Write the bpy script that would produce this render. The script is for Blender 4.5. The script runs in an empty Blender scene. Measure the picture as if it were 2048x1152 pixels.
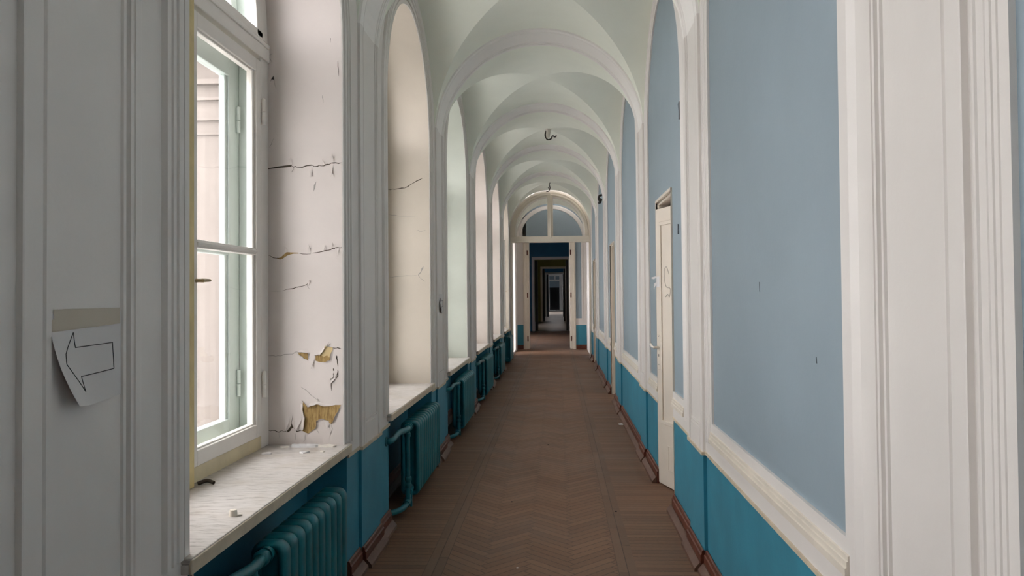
import bpy, bmesh, math, random
from mathutils import Vector, Matrix
random.seed(7)
C = bpy.context.scene.collection
PI = math.pi

# ------------------------------------------------------------------ measures (metres)
P = 2.905            # bay length
PC0 = 1.86           # centre of the pier that carries the paper arrow
WC0 = 3.29           # centre of the window after it
XL, XR = -1.136, 0.815
XC, RV = (XL + XR) / 2, (XR - XL) / 2
PH = 0.24            # half width of a pilaster
PROUD = 0.016
ZS_T = 3.06          # spring of the transverse vault
ZCROWN = ZS_T + RV
ZS_L = 2.95          # spring of the cross vault
OH = 0.8875          # half width of a window opening
ZSP = 2.90           # spring of window arches
ZSILL = 0.765
ZWL, ZWR = 0.69, 0.665   # lower edge of the white walls
XF = -1.53           # inner face of the window frames
Y0, YEND, YDOOR = -3.9, 19.29, 22.6
NB = range(-1, 6)    # windows / bays between piers n and n+1
pier = lambda n: PC0 + P * n
winc = lambda n: WC0 + P * n
bayc = lambda n: PC0 + P * (n + 0.5)

# ------------------------------------------------------------------ materials
class G:
    """tiny helper that writes shader node trees"""
    def __init__(s, name):
        s.m = bpy.data.materials.new(name); s.m.use_nodes = True
        s.t = s.m.node_tree; s.n = s.t.nodes; s.l = s.t.links
        s.b = s.n['Principled BSDF']; s.out = s.n['Material Output']
        s._p = None
    def pos(s):
        if s._p is None:
            s._p = s.n.new('ShaderNodeNewGeometry').outputs['Position']
        return s._p
    def put(s, sock, v):
        if isinstance(v, bpy.types.NodeSocket): s.l.new(v, sock)
        else: sock.default_value = v
    def math(s, op, a, b=0.0, c=0.0):
        n = s.n.new('ShaderNodeMath'); n.operation = op
        for i, v in enumerate((a, b, c)): s.put(n.inputs[i], v)
        return n.outputs[0]
    def noise(s, scale, detail=4, rough=0.55, vec=None, dims='3D'):
        n = s.n.new('ShaderNodeTexNoise'); n.noise_dimensions = dims
        s.put(n.inputs['Vector'], vec if vec is not None else s.pos())
        n.inputs['Scale'].default_value = scale; n.inputs['Detail'].default_value = detail
        n.inputs['Roughness'].default_value = rough
        return n.outputs['Fac']
    def stretch(s, sx, sy, sz):
        n = s.n.new('ShaderNodeMapping'); s.l.new(s.pos(), n.inputs['Vector'])
        n.inputs['Scale'].default_value = (sx, sy, sz)
        return n.outputs[0]
    def ramp(s, fac, stops):
        n = s.n.new('ShaderNodeValToRGB'); s.l.new(fac, n.inputs[0])
        e = n.color_ramp.elements
        while len(e) < len(stops): e.new(0.5)
        for el, (p, c) in zip(e, stops):
            el.position = p; el.color = tuple(c) + (1,) if len(c) == 3 else c
        return n.outputs[0]
    def mix(s, fac, a, b):
        n = s.n.new('ShaderNodeMix'); n.data_type = 'RGBA'
        s.put(n.inputs[0], fac)
        for i, v in ((6, a), (7, b)):
            if not isinstance(v, bpy.types.NodeSocket): v = tuple(v) + (1,)
            s.put(n.inputs[i], v)
        return n.outputs[2]
    def bump(s, h, strength=0.2, dist=0.01):
        n = s.n.new('ShaderNodeBump'); s.l.new(h, n.inputs['Height'])
        n.inputs['Strength'].default_value = strength; n.inputs['Distance'].default_value = dist
        s.l.new(n.outputs[0], s.b.inputs['Normal'])
    def col(s, v):
        if not isinstance(v, bpy.types.NodeSocket): v = tuple(v) + (1,)
        s.put(s.b.inputs['Base Color'], v)
    def rough(s, v): s.put(s.b.inputs['Roughness'], v)

def paint(name, c, var=0.06, rough=0.5, bump=0.12, wear=None, wear_t=0.70, scale=3.0):
    g = G(name)
    f = g.noise(scale, 5)
    lo = [x * (1 - var) for x in c]; hi = [min(1, x * (1 + var)) for x in c]
    col = g.ramp(f, [(0.3, lo), (0.7, hi)])
    if wear:
        w = g.noise(26, 6, 0.65)
        w2 = g.noise(2.2, 2)
        k = g.math('MULTIPLY', w, g.math('ADD', w2, 0.5))
        col = g.mix(g.ramp(k, [(wear_t, (0, 0, 0)), (wear_t + 0.03, (1, 1, 1))]), col, wear)
    g.col(col); g.rough(rough)
    g.bump(g.noise(45, 4), bump, 0.004)
    return g.m

M = {}
M['white'] = paint('white_wall_paint', (0.72, 0.69, 0.665), 0.03, 0.45, 0.10)
M['pier'] = paint('white_gloss_paint', (0.72, 0.69, 0.665), 0.03, 0.42, 0.12)
M['rib'] = paint('brightened_rib_white', (0.86, 0.845, 0.825), 0.02, 0.7, 0.08)  # pier white made lighter on the arches; brightness put into the colour
M['vault'] = paint('sage_ceiling_paint', (0.85, 0.885, 0.80), 0.02, 0.8, 0.10)
M['blue'] = paint('grey_blue_wall_paint', (0.255, 0.325, 0.375), 0.05, 0.55, 0.14, scale=1.6)
M['teal'] = paint('teal_dado_paint', (0.034, 0.225, 0.325), 0.10, 0.5, 0.12, scale=4)
M['teal_dark'] = paint('dark_teal_niche_paint', (0.015, 0.07, 0.10), 0.15, 0.4, 0.12)
M['rad'] = paint('teal_radiator_enamel', (0.0035, 0.135, 0.17), 0.2, 0.35, 0.15, wear=(0.05, 0.05, 0.045), wear_t=0.90, scale=9)
M['cream'] = paint('cream_woodwork_paint', (0.70, 0.64, 0.55), 0.05, 0.4, 0.12, wear=(0.40, 0.30, 0.20), wear_t=0.86)
M['door'] = paint('ivory_door_enamel', (0.74, 0.67, 0.585), 0.04, 0.22, 0.10)
M['sash'] = paint('chipped_white_sash_paint', (0.80, 0.765, 0.72), 0.04, 0.4, 0.2, wear=(0.30, 0.20, 0.14), wear_t=0.84)
M['green_sash'] = paint('pale_green_sash_paint', (0.54, 0.615, 0.59), 0.05, 0.45, 0.2, wear=(0.35, 0.26, 0.2), wear_t=0.86)
M['yellow'] = paint('yellowed_frame_varnish', (0.66, 0.53, 0.25), 0.16, 0.5, 0.2, scale=7)
M['pale_yellow'] = paint('pale_yellowed_paint', (0.66, 0.58, 0.39), 0.12, 0.5, 0.2, scale=6)
M['navy'] = paint('navy_wall_paint', (0.008, 0.12, 0.235), 0.08, 0.5, 0.1)
M['olive'] = paint('olive_green_wall_paint', (0.17, 0.17, 0.05), 0.1, 0.6, 0.1)
M['brown_room'] = paint('dim_brown_room_paint', (0.33, 0.26, 0.20), 0.08, 0.7, 0.1)
M['facade'] = paint('darkened_pink_facade_stucco', (0.140, 0.120, 0.109), 0.08, 0.85, 0.2, scale=0.6)  # stucco colour darkened to hold down the bright daylight outside
M['court'] = paint('grey_courtyard_ground', (0.54, 0.53, 0.515), 0.08, 0.9, 0.2)
M['paper'] = paint('white_paper', (0.64, 0.625, 0.625), 0.03, 0.7, 0.05)
M['tape'] = paint('beige_masking_tape', (0.52, 0.465, 0.38), 0.06, 0.6, 0.1)
M['ink'] = paint('black_ink', (0.012, 0.012, 0.014), 0.1, 0.6, 0.0)
M['pencil'] = paint('grey_pencil_line', (0.42, 0.38, 0.33), 0.1, 0.6, 0.0)
M['iron'] = paint('dark_iron', (0.05, 0.045, 0.04), 0.2, 0.5, 0.1)
M['brass'] = paint('aged_brass', (0.48, 0.36, 0.18), 0.15, 0.35, 0.1)
M['crack'] = paint('dark_plaster_gap', (0.06, 0.045, 0.03), 0.2, 0.9, 0.1)
M['soft_crack'] = paint('grey_paint_crack', (0.33, 0.31, 0.29), 0.1, 0.9, 0.05)
M['plaster_bit'] = paint('broken_plaster', (0.66, 0.62, 0.56), 0.08, 0.85, 0.2)
M['black'] = paint('speck_and_painted_dark_black', (0.006, 0.006, 0.007), 0.1, 0.9, 0.0)  # solid black for floor specks, and painted darkness of the last opening
M['lip'] = paint('scuffed_cream_edge', (0.58, 0.50, 0.38), 0.12, 0.5, 0.2, scale=12)
M['off_white'] = paint('yellowing_white_paint', (0.70, 0.645, 0.565), 0.06, 0.45, 0.12, scale=8)
M['dark_door'] = paint('dark_brown_door_paint', (0.035, 0.03, 0.025), 0.1, 0.5, 0.1)
M['mark'] = paint('dark_scuff', (0.10, 0.12, 0.14), 0.2, 0.7, 0.0)
for k, c in (('rev_pink', (0.61, 0.555, 0.53)), ('rev_cream', (0.58, 0.52, 0.445)), ('rev_green', (0.56, 0.59, 0.525)),
             ('rev_rose', (0.66, 0.59, 0.54)), ('rev_pale', (0.74, 0.70, 0.66))):
    M[k] = paint('reveal_tint_' + k[4:], c, 0.04, 0.6, 0.12)  # reveal tint differs from window to window

# marble-like sill: pale, with short streaks
g = G('streaked_pale_sill_paint')
f = g.noise(60, 5, 0.65, g.stretch(0.22, 1.1, 1))
g.col(g.mix(g.ramp(g.noise(5, 4), [(0.5, (0, 0, 0)), (0.75, (0.6, 0.6, 0.6))]),
            g.ramp(f, [(0.36, (0.33, 0.30, 0.275)), (0.47, (0.50, 0.465, 0.44)), (0.7, (0.58, 0.545, 0.52))]), (0.40, 0.34, 0.27)))
g.rough(0.5); g.bump(f, 0.25, 0.004); M['sill'] = g.m

# exposed board under the peeled paint
g = G('exposed_ochre_board')
f = g.noise(40, 6, 0.7, g.stretch(3, 3, 0.5))
g.col(g.ramp(f, [(0.3, (0.16, 0.09, 0.03)), (0.55, (0.36, 0.24, 0.09)), (0.75, (0.48, 0.34, 0.15))]))
g.rough(0.85); g.bump(f, 0.5, 0.004); M['board'] = g.m
g = G('pale_backing_layer'); g.col((0.55, 0.42, 0.22)); g.rough(0.8); M['backing'] = g.m

# red-brown skirting with scuffs
g = G('red_brown_skirting_paint')
f = g.noise(14, 6, 0.65, g.stretch(1, 0.4, 1))
g.col(g.ramp(f, [(0.3, (0.060, 0.013, 0.006)), (0.6, (0.125, 0.032, 0.016)), (0.78, (0.20, 0.085, 0.05))]))
g.rough(0.45); g.bump(g.noise(40, 4), 0.2, 0.004); M['skirt'] = g.m
g = G('worn_skirting_foot')
f = g.noise(10, 6, 0.65, g.stretch(1, 0.3, 1))
g.col(g.ramp(f, [(0.3, (0.085, 0.040, 0.025)), (0.65, (0.145, 0.076, 0.052)), (0.8, (0.21, 0.14, 0.10))]))
g.rough(0.55); g.bump(g.noise(40, 4), 0.2, 0.004); M['shoe'] = g.m

# parquet: herringbone centre, two border strips, boards laid across at the sides
def parquet(name, tint=1.0, grout=True):
    g = G(name)
    sep = g.n.new('ShaderNodeSeparateXYZ'); g.l.new(g.pos(), sep.inputs[0])
    x, y = sep.outputs[0], sep.outputs[1]
    m = g.math
    W, n = 0.0585, 6
    x0 = m('ADD', x, 0.413)
    u = m('DIVIDE', m('MULTIPLY', m('ADD', x0, y), 0.70711), W)
    v = m('DIVIDE', m('MULTIPLY', m('SUBTRACT', y, x0), 0.70711), W)
    i, j = m('FLOOR', u), m('FLOOR', v)
    fu, fv = m('SUBTRACT', u, i), m('SUBTRACT', v, j)
    k = m('FLOORED_MODULO', m('SUBTRACT', i, j), 2 * n)
    hor = m('LESS_THAN', k, n - 0.5)
    ids_h = m('ADD', m('MULTIPLY', m('SUBTRACT', i, k), 1.37), m('MULTIPLY', j, 7.31))
    k2 = m('FLOORED_MODULO', m('SUBTRACT', m('SUBTRACT', j, i), 1), 2 * n)
    ids_v = m('ADD', m('MULTIPLY', i, 5.17), m('MULTIPLY', m('SUBTRACT', j, k2), 2.91))
    def edge(a, b_len, t=0.035):   # distance to plank edges across (a in 0..1) and along
        d = m('MINIMUM', a, m('SUBTRACT', 1, a))
        e = m('MINIMUM', b_len, m('SUBTRACT', n, b_len))
        return m('MINIMUM', d, e)
    eh = edge(fv, m('ADD', k, fu)); ev = edge(fu, m('ADD', k2, fv))
    def sel(c, a, b): return m('ADD', m('MULTIPLY', c, a), m('MULTIPLY', m('SUBTRACT', 1, c), b))
    hid = sel(hor, ids_h, ids_v); hed = sel(hor, eh, ev)
    # boards across the corridor
    by = m('DIVIDE', y, 0.062); bi = m('FLOOR', by); bf = m('SUBTRACT', by, bi)
    bed = m('MINIMUM', bf, m('SUBTRACT', 1, bf))
    # border strips along the corridor
    def inside(a, b): return m('MULTIPLY', m('GREATER_THAN', x, a), m('LESS_THAN', x, b))
    sl, sr = inside(-0.765, -0.655), inside(0.325, 0.43)
    strip = m('MAXIMUM', sl, sr)
    sx = m('FLOORED_MODULO', m('DIVIDE', m('ADD', x, 0.765), 0.0545), 1)
    sy = m('DIVIDE', m('ADD', y, m('MULTIPLY', m('FLOOR', m('DIVIDE', m('ADD', x, 0.765), 0.0545)), 0.37)), 0.85)
    sfy = m('SUBTRACT', sy, m('FLOOR', sy))
    sed = m('MINIMUM', m('MINIMUM', sx, m('SUBTRACT', 1, sx)), m('MULTIPLY', m('MINIMUM', sfy, m('SUBTRACT', 1, sfy)), 14))
    sid = m('ADD', m('MULTIPLY', m('FLOOR', sy), 3.3), m('MULTIPLY', m('FLOOR', m('DIVIDE', x, 0.0545)), 9.1))
    centre = inside(-0.655, 0.325)
    pid = sel(strip, sid, sel(centre, hid, m('MULTIPLY', bi, 4.7)))
    ped = sel(strip, sed, sel(centre, hed, bed))
    wn = g.n.new('ShaderNodeTexWhiteNoise'); wn.noise_dimensions = '1D'; g.l.new(pid, wn.inputs['W'])
    tone = wn.outputs['Value']
    dirt = g.noise(1.6, 5, 0.6)
    fine = g.noise(38, 5, 0.65, g.stretch(1, 1, 1))
    grain = g.noise(90, 4, 0.6, g.stretch(0.25, 1, 1))
    t = m('ADD', m('MULTIPLY', tone, 0.17), m('ADD', m('MULTIPLY', dirt, 0.55), m('MULTIPLY', fine, 0.28)))
    T = lambda c: tuple(a * tint for a in c)
    col = g.ramp(t, [(0.25, T((0.112, 0.060, 0.036))), (0.5, T((0.178, 0.098, 0.060))), (0.78, T((0.240, 0.138, 0.090)))])
    col = g.mix(m('MULTIPLY', strip, 0.35), col, T((0.115, 0.078, 0.058)))
    col = g.mix(m('MULTIPLY', g.ramp(grain, [(0.5, (0, 0, 0)), (0.8, (1, 1, 1))]), 0.25), col, T((0.07, 0.045, 0.03)))
    gap = m('MULTIPLY', m('LESS_THAN', ped, 0.055), m('GREATER_THAN', fine, 0.42))
    col = g.mix(m('MULTIPLY', gap, 0.7), col, T((0.045, 0.03, 0.02)))
    g.col(col); g.rough(g.ramp(dirt, [(0.3, (0.5, 0.5, 0.5)), (0.7, (0.72, 0.72, 0.72))]))
    g.b.inputs['Specular IOR Level'].default_value = 0.3
    g.bump(m('MULTIPLY', m('MINIMUM', ped, 0.06), 8), 0.25, 0.003)
    return g.m
M['floor'] = parquet('herringbone_parquet')
g = G('pale_linoleum'); g.col(g.ramp(g.noise(1.2, 4), [(0.3, (0.17, 0.14, 0.115)), (0.7, (0.25, 0.21, 0.18))])); g.rough(0.3); M['lino'] = g.m

# clear window glass that still lets daylight through
g = G('old_window_glass'); g.n.remove(g.b)
tr = g.n.new('ShaderNodeBsdfTransparent'); tr.inputs[0].default_value = (0.965, 0.968, 0.962, 1)
gl = g.n.new('ShaderNodeBsdfGlossy'); gl.inputs['Roughness'].default_value = 0.03
lw = g.n.new('ShaderNodeLayerWeight'); lw.inputs[0].default_value = 0.5
fr = g.math('ADD', g.math('MULTIPLY', g.math('POWER', lw.outputs['Facing'], 5.0), 0.5), 0.025)
mx = g.n.new('ShaderNodeMixShader'); g.l.new(fr, mx.inputs[0]); g.l.new(tr.outputs[0], mx.inputs[1]); g.l.new(gl.outputs[0], mx.inputs[2])
g.l.new(mx.outputs[0], g.out.inputs[0]); M['glass'] = g.m

# ------------------------------------------------------------------ mesh builder
class MB:
    def __init__(s): s.v = []; s.f = []; s.mi = []; s.sm = []
    def face(s, pts, mi=0, smooth=False):
        b = len(s.v); s.v += [tuple(p) for p in pts]; s.f.append(tuple(range(b, b + len(pts)))); s.mi.append(mi); s.sm.append(smooth)
    def grid(s, rows, mi=0, smooth=True, closed=False):
        """rows: equal-length point lists, welded into a sheet"""
        b = len(s.v); n = len(rows[0])
        for r in rows: s.v += [tuple(p) for p in r]
        for i in range(len(rows) - 1):
            for j in range(n if closed else n - 1):
                k = (j + 1) % n
                s.f.append((b + i*n + j, b + i*n + k, b + (i+1)*n + k, b + (i+1)*n + j)); s.mi.append(mi if not callable(mi) else mi(i, j)); s.sm.append(smooth)
    def box(s, x0, x1, y0, y1, z0, z1, mi=0):
        p = [(x, y, z) for x in (x0, x1) for y in (y0, y1) for z in (z0, z1)]
        b = len(s.v); s.v += p
        for q in ((0,1,3,2), (4,6,7,5), (0,4,5,1), (2,3,7,6), (0,2,6,4), (1,5,7,3)):
            s.f.append(tuple(b + i for i in q)); s.mi.append(mi); s.sm.append(False)
    def prism(s, poly, d, mi=0, mi_side=None):
        """poly: list of 3D points (planar), extruded by vector d"""
        n = len(poly); b = len(s.v); d = Vector(d)
        s.v += [tuple(p) for p in poly] + [tuple(Vector(p) + d) for p in poly]
        s.f.append(tuple(b + i for i in range(n))); s.f.append(tuple(b + n + i for i in reversed(range(n)))); s.mi += [mi, mi]; s.sm += [False, False]
        for i in range(n):
            k = (i + 1) % n
            s.f.append((b + i, b + k, b + n + k, b + n + i)); s.mi.append(mi if mi_side is None else mi_side); s.sm.append(False)
    def tube(s, pts, r, n=10, mi=0, caps=True):
        pts = [Vector(p) for p in pts]; rings = []
        up = None
        for i, p in enumerate(pts):
            a = pts[max(i-1, 0)]; c = pts[min(i+1, len(pts)-1)]; t = (c - a).normalized()
            if up is None: up = t.orthogonal().normalized()
            up = (up - t * up.dot(t)).normalized(); w = t.cross(up)
            rr = r[i] if isinstance(r, (list, tuple)) else r
            rings.append([p + up * (rr*math.cos(2*PI*q/n)) + w * (rr*math.sin(2*PI*q/n)) for q in range(n)])
        s.grid(rings, mi, True, True)
        if caps:
            s.face(list(reversed(rings[0])), mi); s.face(rings[-1], mi)
    def build(s, name, mats, parent=None, bevel=0, smooth=False, loc=None):
        me = bpy.data.meshes.new(name); me.from_pydata(s.v, [], s.f)
        for m in (mats if isinstance(mats, (list, tuple)) else [mats]): me.materials.append(M[m] if isinstance(m, str) else m)
        me.polygons.foreach_set('material_index', s.mi)
        me.polygons.foreach_set('use_smooth', [True]*len(s.f) if smooth else s.sm)
        bm = bmesh.new(); bm.from_mesh(me); bmesh.ops.recalc_face_normals(bm, faces=bm.faces); bm.to_mesh(me); bm.free()
        me.update()
        o = bpy.data.objects.new(name, me); C.objects.link(o)
        if parent is not None: o.parent = parent
        if loc is not None: o.location = loc
        if bevel:
            md = o.modifiers.new('bevel', 'BEVEL'); md.width = bevel; md.segments = 2; md.limit_method = 'ANGLE'; md.angle_limit = 0.6
        return o

def tag(o, label, cat, group=None, kind=None):
    o['label'] = label; o['category'] = cat
    if group: o['group'] = group
    if kind: o['kind'] = kind
    return o
def empty(name, loc=(0, 0, 0), rz=0):
    o = bpy.data.objects.new(name, None); C.objects.link(o); o.location = loc; o.rotation_euler = (0, 0, rz); o.empty_display_size = 0.1
    return o
def struct(o, label, cat): return tag(o, label, cat, kind='structure')
def copy_tree(o, parent=None):
    c = o.copy(); C.objects.link(c); c.parent = parent
    for ch in list(o.children): copy_tree(ch, c)
    return c
def bez(pts, n=6):
    """Catmull-Rom through points"""
    pts = [Vector(p) for p in pts]; out = []
    q = [pts[0]*2 - pts[1]] + pts + [pts[-1]*2 - pts[-2]]
    for i in range(1, len(q) - 2):
        for k in range(n):
            t = k / n
            out.append(0.5 * ((2*q[i]) + (q[i+1]-q[i-1])*t + (2*q[i-1]-5*q[i]+4*q[i+1]-q[i+2])*t*t + (3*q[i]-q[i-1]-3*q[i+1]+q[i+2])*t**3))
    out.append(pts[-1]); return out
ordinal = ['nearest', 'second', 'third', 'fourth', 'fifth', 'sixth', 'seventh', 'eighth']

# arch helpers ------------------------------------------------------
def arch_path(c, half, zs, z0, off=0.0, n=32):
    """(y, z) outline from the near foot over the semicircular arch to the far foot"""
    r = half + off
    p = [(c - r, z0)]
    p += [(c - r*math.cos(PI*i/n), zs + r*math.sin(PI*i/n)) for i in range(n + 1)]
    p.append((c + r, z0)); return p
def wall_with_arch(mb, x, ya, yb, za, zb, c, half, zs, zbot, mi=0, n=32):
    """flat wall in plane x with an arched hole whose lower edge is zbot (>= za)"""
    q = lambda y0, y1, z0, z1: mb.face([(x, y0, z0), (x, y1, z0), (x, y1, z1), (x, y0, z1)], mi)
    q(ya, c - half, za, zb); q(c + half, yb, za, zb)
    if zbot > za + 1e-4: q(c - half, c + half, za, zbot)
    for i in range(n):
        a0, a1 = PI*i/n, PI*(i+1)/n
        y0, y1 = c - half*math.cos(a0), c - half*math.cos(a1)
        z0, z1 = zs + half*math.sin(a0), zs + half*math.sin(a1)
        mb.face([(x, y0, z0), (x, y1, z1), (x, y1, zb), (x, y0, zb)], mi)
def sweep_yz(mb, path_fn, prof, x, sgn, mi=0):
    """sweep a moulding profile [(offset from the opening, height off the wall)] along an arch outline"""
    rows = []
    for off, h in prof:
        rows.append([(x + sgn*h, y, z) for y, z in path_fn(off)])
    mb.grid(rows, mi, False)
def ridge(o0, w, h):
    return [(o0, 0), (o0 + 0.2*w, h), (o0 + 0.8*w, h), (o0 + w, 0)]

# ------------------------------------------------------------------ floor
mb = MB(); mb.face([(-1.75, Y0, 0), (1.1, Y0, 0), (1.1, YDOOR + 0.2, 0), (-1.75, YDOOR + 0.2, 0)]); mb.face([(-1.75, Y0, -0.1), (1.1, Y0, -0.1), (1.1, YDOOR + 0.2, -0.1), (-1.75, YDOOR + 0.2, -0.1)])
struct(mb.build('floor', 'floor'), 'worn brown herringbone parquet floor of the long corridor', 'floor')

# ------------------------------------------------------------------ ceiling: groin vaults bay by bay
mb = MB()
NSEG = 40; B = P/2 - PH + 0.02; RL = ZCROWN - ZS_L
for n in list(range(-2, 7)):
    c = bayc(n)
    if c < Y0 - 1.5: continue
    G_ = []
    for i in range(NSEG + 1):
        a = (PI/2) * i / NSEG            # 0 at the wall, 90 deg at the crown
        xx, zt = RV*math.cos(a), ZS_T + RV*math.sin(a)
        gy = B*math.sqrt(max(0, 1 - ((zt - ZS_L)/RL)**2))
        G_.append((xx, gy, zt))
    for sx in (1, -1):
        for sy in (1, -1):
            mb.grid([[(XC + sx*x_, c + sy*g_, z_) for x_, g_, z_ in G_], [(XC + sx*x_, c + sy*B, z_) for x_, g_, z_ in G_]])
            steps = 4
            rows = []
            for x_, g_, z_ in G_:
                rows.append([(XC + sx*(x_ + (RV - x_)*k/steps), c + sy*g_, z_) for k in range(steps + 1)])
            mb.grid(rows)
    # strip above the rib
ceil = mb.build('ceiling', 'vault'); struct(ceil, 'pale sage plaster groin vaults running the length of the corridor', 'ceiling')
mb = MB(); mb.box(-2.0, 1.2, Y0 - 0.1, YDOOR + 0.3, 4.45, 4.55)
struct(mb.build('roof_slab', 'white'), 'white slab above the vaults', 'ceiling')

# ------------------------------------------------------------------ pilaster + rib of every pier (one trim each)
def rib_path():
    p = [(XL, ZWL - 0.005, 1, 0)]
    for k in range(1, 9): p.append((XL, ZWL + (ZS_T - ZWL)*k/8, 1, 0))
    for i in range(1, 48):
        a = PI*i/48; p.append((XC - RV*math.cos(a), ZS_T + RV*math.sin(a), math.cos(a), -math.sin(a)))
    for k in range(9): p.append((XR, ZS_T + (ZWR - ZS_T)*k/8, -1, 0))
    return p
RP = rib_path()
h = PROUD
prof = [(-PH, -0.03), (-PH, h*0.9), (-PH + 0.004, h), (-PH + 0.062, h), (-PH + 0.066, h - 0.008), (-PH + 0.076, h - 0.008), (-PH + 0.080, h - 0.002), (-PH + 0.098, h - 0.002), (-PH + 0.102, h - 0.010),
        (0.152, h - 0.010), (0.155, h - 0.003), (0.167, h - 0.003), (0.170, h - 0.010), (0.180, h - 0.010), (0.183, h + 0.001), (0.197, h + 0.001), (0.199, h - 0.007), (0.207, h - 0.007), (0.210, h), (PH - 0.004, h), (PH, h*0.9), (PH, -0.03)]
for n in range(-1, 7):
    c = pier(n); mb = MB()
    if n < 6:
        rows = [[(x + nx*hh, c + yy, z + nz*hh) for (x, z, nx, nz) in RP] for yy, hh in prof]
        mb.grid(rows, lambda i, j: 2 if 9 <= j < 55 else 0, False)
        # mitred lower end of the sunk panel, both sides, and the worn bottom lip
        for X, s, zb in ((XL, 1, ZWL), (XR, -1, ZWR)):
            for k, (dz, t, hh) in enumerate(((0.070, 0.045, h), (0.115, 0.012, h - 0.003), (0.133, 0.008, h - 0.005))):
                mb.box(X + s*(h - 0.010), X + s*hh, c - PH + 0.098, c + 0.165, zb + dz, zb + dz + t)
            mb.box(X + s*(h - 0.010), X + s*h, c - PH + 0.098, c + 0.165, zb, zb + 0.071)
            mb.box(X, X + s*(h + 0.008), c - PH - 0.01, c + PH + 0.01, zb - 0.018, zb, 1)
    else:
        hh = PROUD + 0.004
        rows = [[(x + nx*h2, c + yy, z + nz*h2) for (x, z, nx, nz) in RP] for yy, h2 in ((-0.05, -0.02), (-0.05, hh), (0.12, hh), (0.12, -0.02))]
        mb.grid(rows, 0, False)
    o = mb.build('trim_%d' % (n + 2), ['pier', 'lip', 'rib'])
    struct(o, ['white panelled pilasters and rib behind the camera, out of frame', 'white panelled pilasters at both edges of the picture, left one holding the paper arrow',
               'white panelled pilasters and arch rib between the first and second windows', 'white arch rib and pilasters beyond the second window',
               'white arch rib and pilasters beyond the third window', 'white arch rib and pilasters beyond the fourth window',
               'white arch rib and pilasters beyond the fifth window', 'plain white arch rib framing the cream fanlight'][n + 1], 'pilaster')

# ------------------------------------------------------------------ left wall
mb = MB()
NICHE0, NICHE1, XN = -0.86, 0.985, -1.36
YA = Y0
for n in NB:
    c = winc(n); ya, yb = pier(n), pier(n + 1)
    if n == -1: ya = Y0
    wall_with_arch(mb, XL, ya, yb, ZWL, 4.2, c, OH, ZSP, ZWL, 0)
    # dado: pier faces left and right of the niche, the niche itself
    a, b = c + NICHE0, c + NICHE1
    xd = XL - 0.006
    for y0, y1 in ((ya, a), (b, yb)):
        mb.face([(xd, y0, 0), (xd, y1, 0), (xd, y1, ZWL), (xd, y0, ZWL)], 1)
        mb.face([(xd, y0, ZWL), (xd, y1, ZWL), (XL, y1, ZWL), (XL, y0, ZWL)], 2)
        mb.box(XL - 0.002, XL + 0.006, y0, y1, ZWL - 0.014, ZWL + 0.004, 2)
    for yy in (a, b): mb.face([(xd, yy, 0), (XN, yy, 0), (XN, yy, ZWL + .05), (xd, yy, ZWL + .05)], 1)
    mb.face([(XN, a, 0), (XN, b, 0), (XN, b, ZWL + .05), (XN, a, ZWL + .05)], 1)
    mb.face([(xd, c - OH, ZWL + .02), (XN, c - OH, ZWL + .02), (XN, b, ZWL + .02), (xd, b, ZWL + .02)], 1)
for n in range(-1, 7):      # dado of the pilasters
    c = pier(n); mb.box(XL - 0.03, XL + PROUD - 0.004, c - PH + 0.004, c + PH - 0.004, 0, ZWL - 0.006, 1)
# end bay: opening down to the floor
CE, HE = winc(6) + OH - 0.50, 0.50
wall_with_arch(mb, XL, pier(6), YDOOR, 0.0, 4.2, CE, HE, ZSP, 0.06, 0)
wl = mb.build('wall_left', ['white', 'teal', 'lip'])
struct(wl, 'white and teal left wall with deep arched window openings', 'wall')
# outer skin of the left wall, between the windows
mb = MB()
for n in list(NB) + [6]:
    c = winc(n); ya, yb = (pier(n) if n > -1 else Y0), (pier(n + 1) if n < 6 else YDOOR + 0.4)
    if n == 6: c = CE
    wall_with_arch(mb, -1.745, ya, yb, -4.0, 5.2, c, OH + 0.03 if n < 6 else HE + 0.03, ZSP, ZSILL - 0.02 if n < 6 else 0.03, 0)
struct(mb.build('wall_left_outside', 'facade'), 'darkened stucco outer face of the window wall', 'wall')

# ------------------------------------------------------------------ windows
def arch_ring(mb, x0, x1, c, ro, ri, zs, mi=0, n=32):
    """arched half ring between x0 and x1"""
    sec = [(ro, x0), (ro, x1), (ri, x1), (ri, x0)]
    rows = [[(x, c - r*math.cos(PI*i/n), zs + r*math.sin(PI*i/n)) for i in range(n + 1)] for r, x in sec + sec[:1]]
    mb.grid(rows, mi, False)
    for i in (0, n):
        mb.face([(x, c - r*math.cos(PI*i/n), zs + r*math.sin(PI*i/n)) for r, x in sec], mi)

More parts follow.
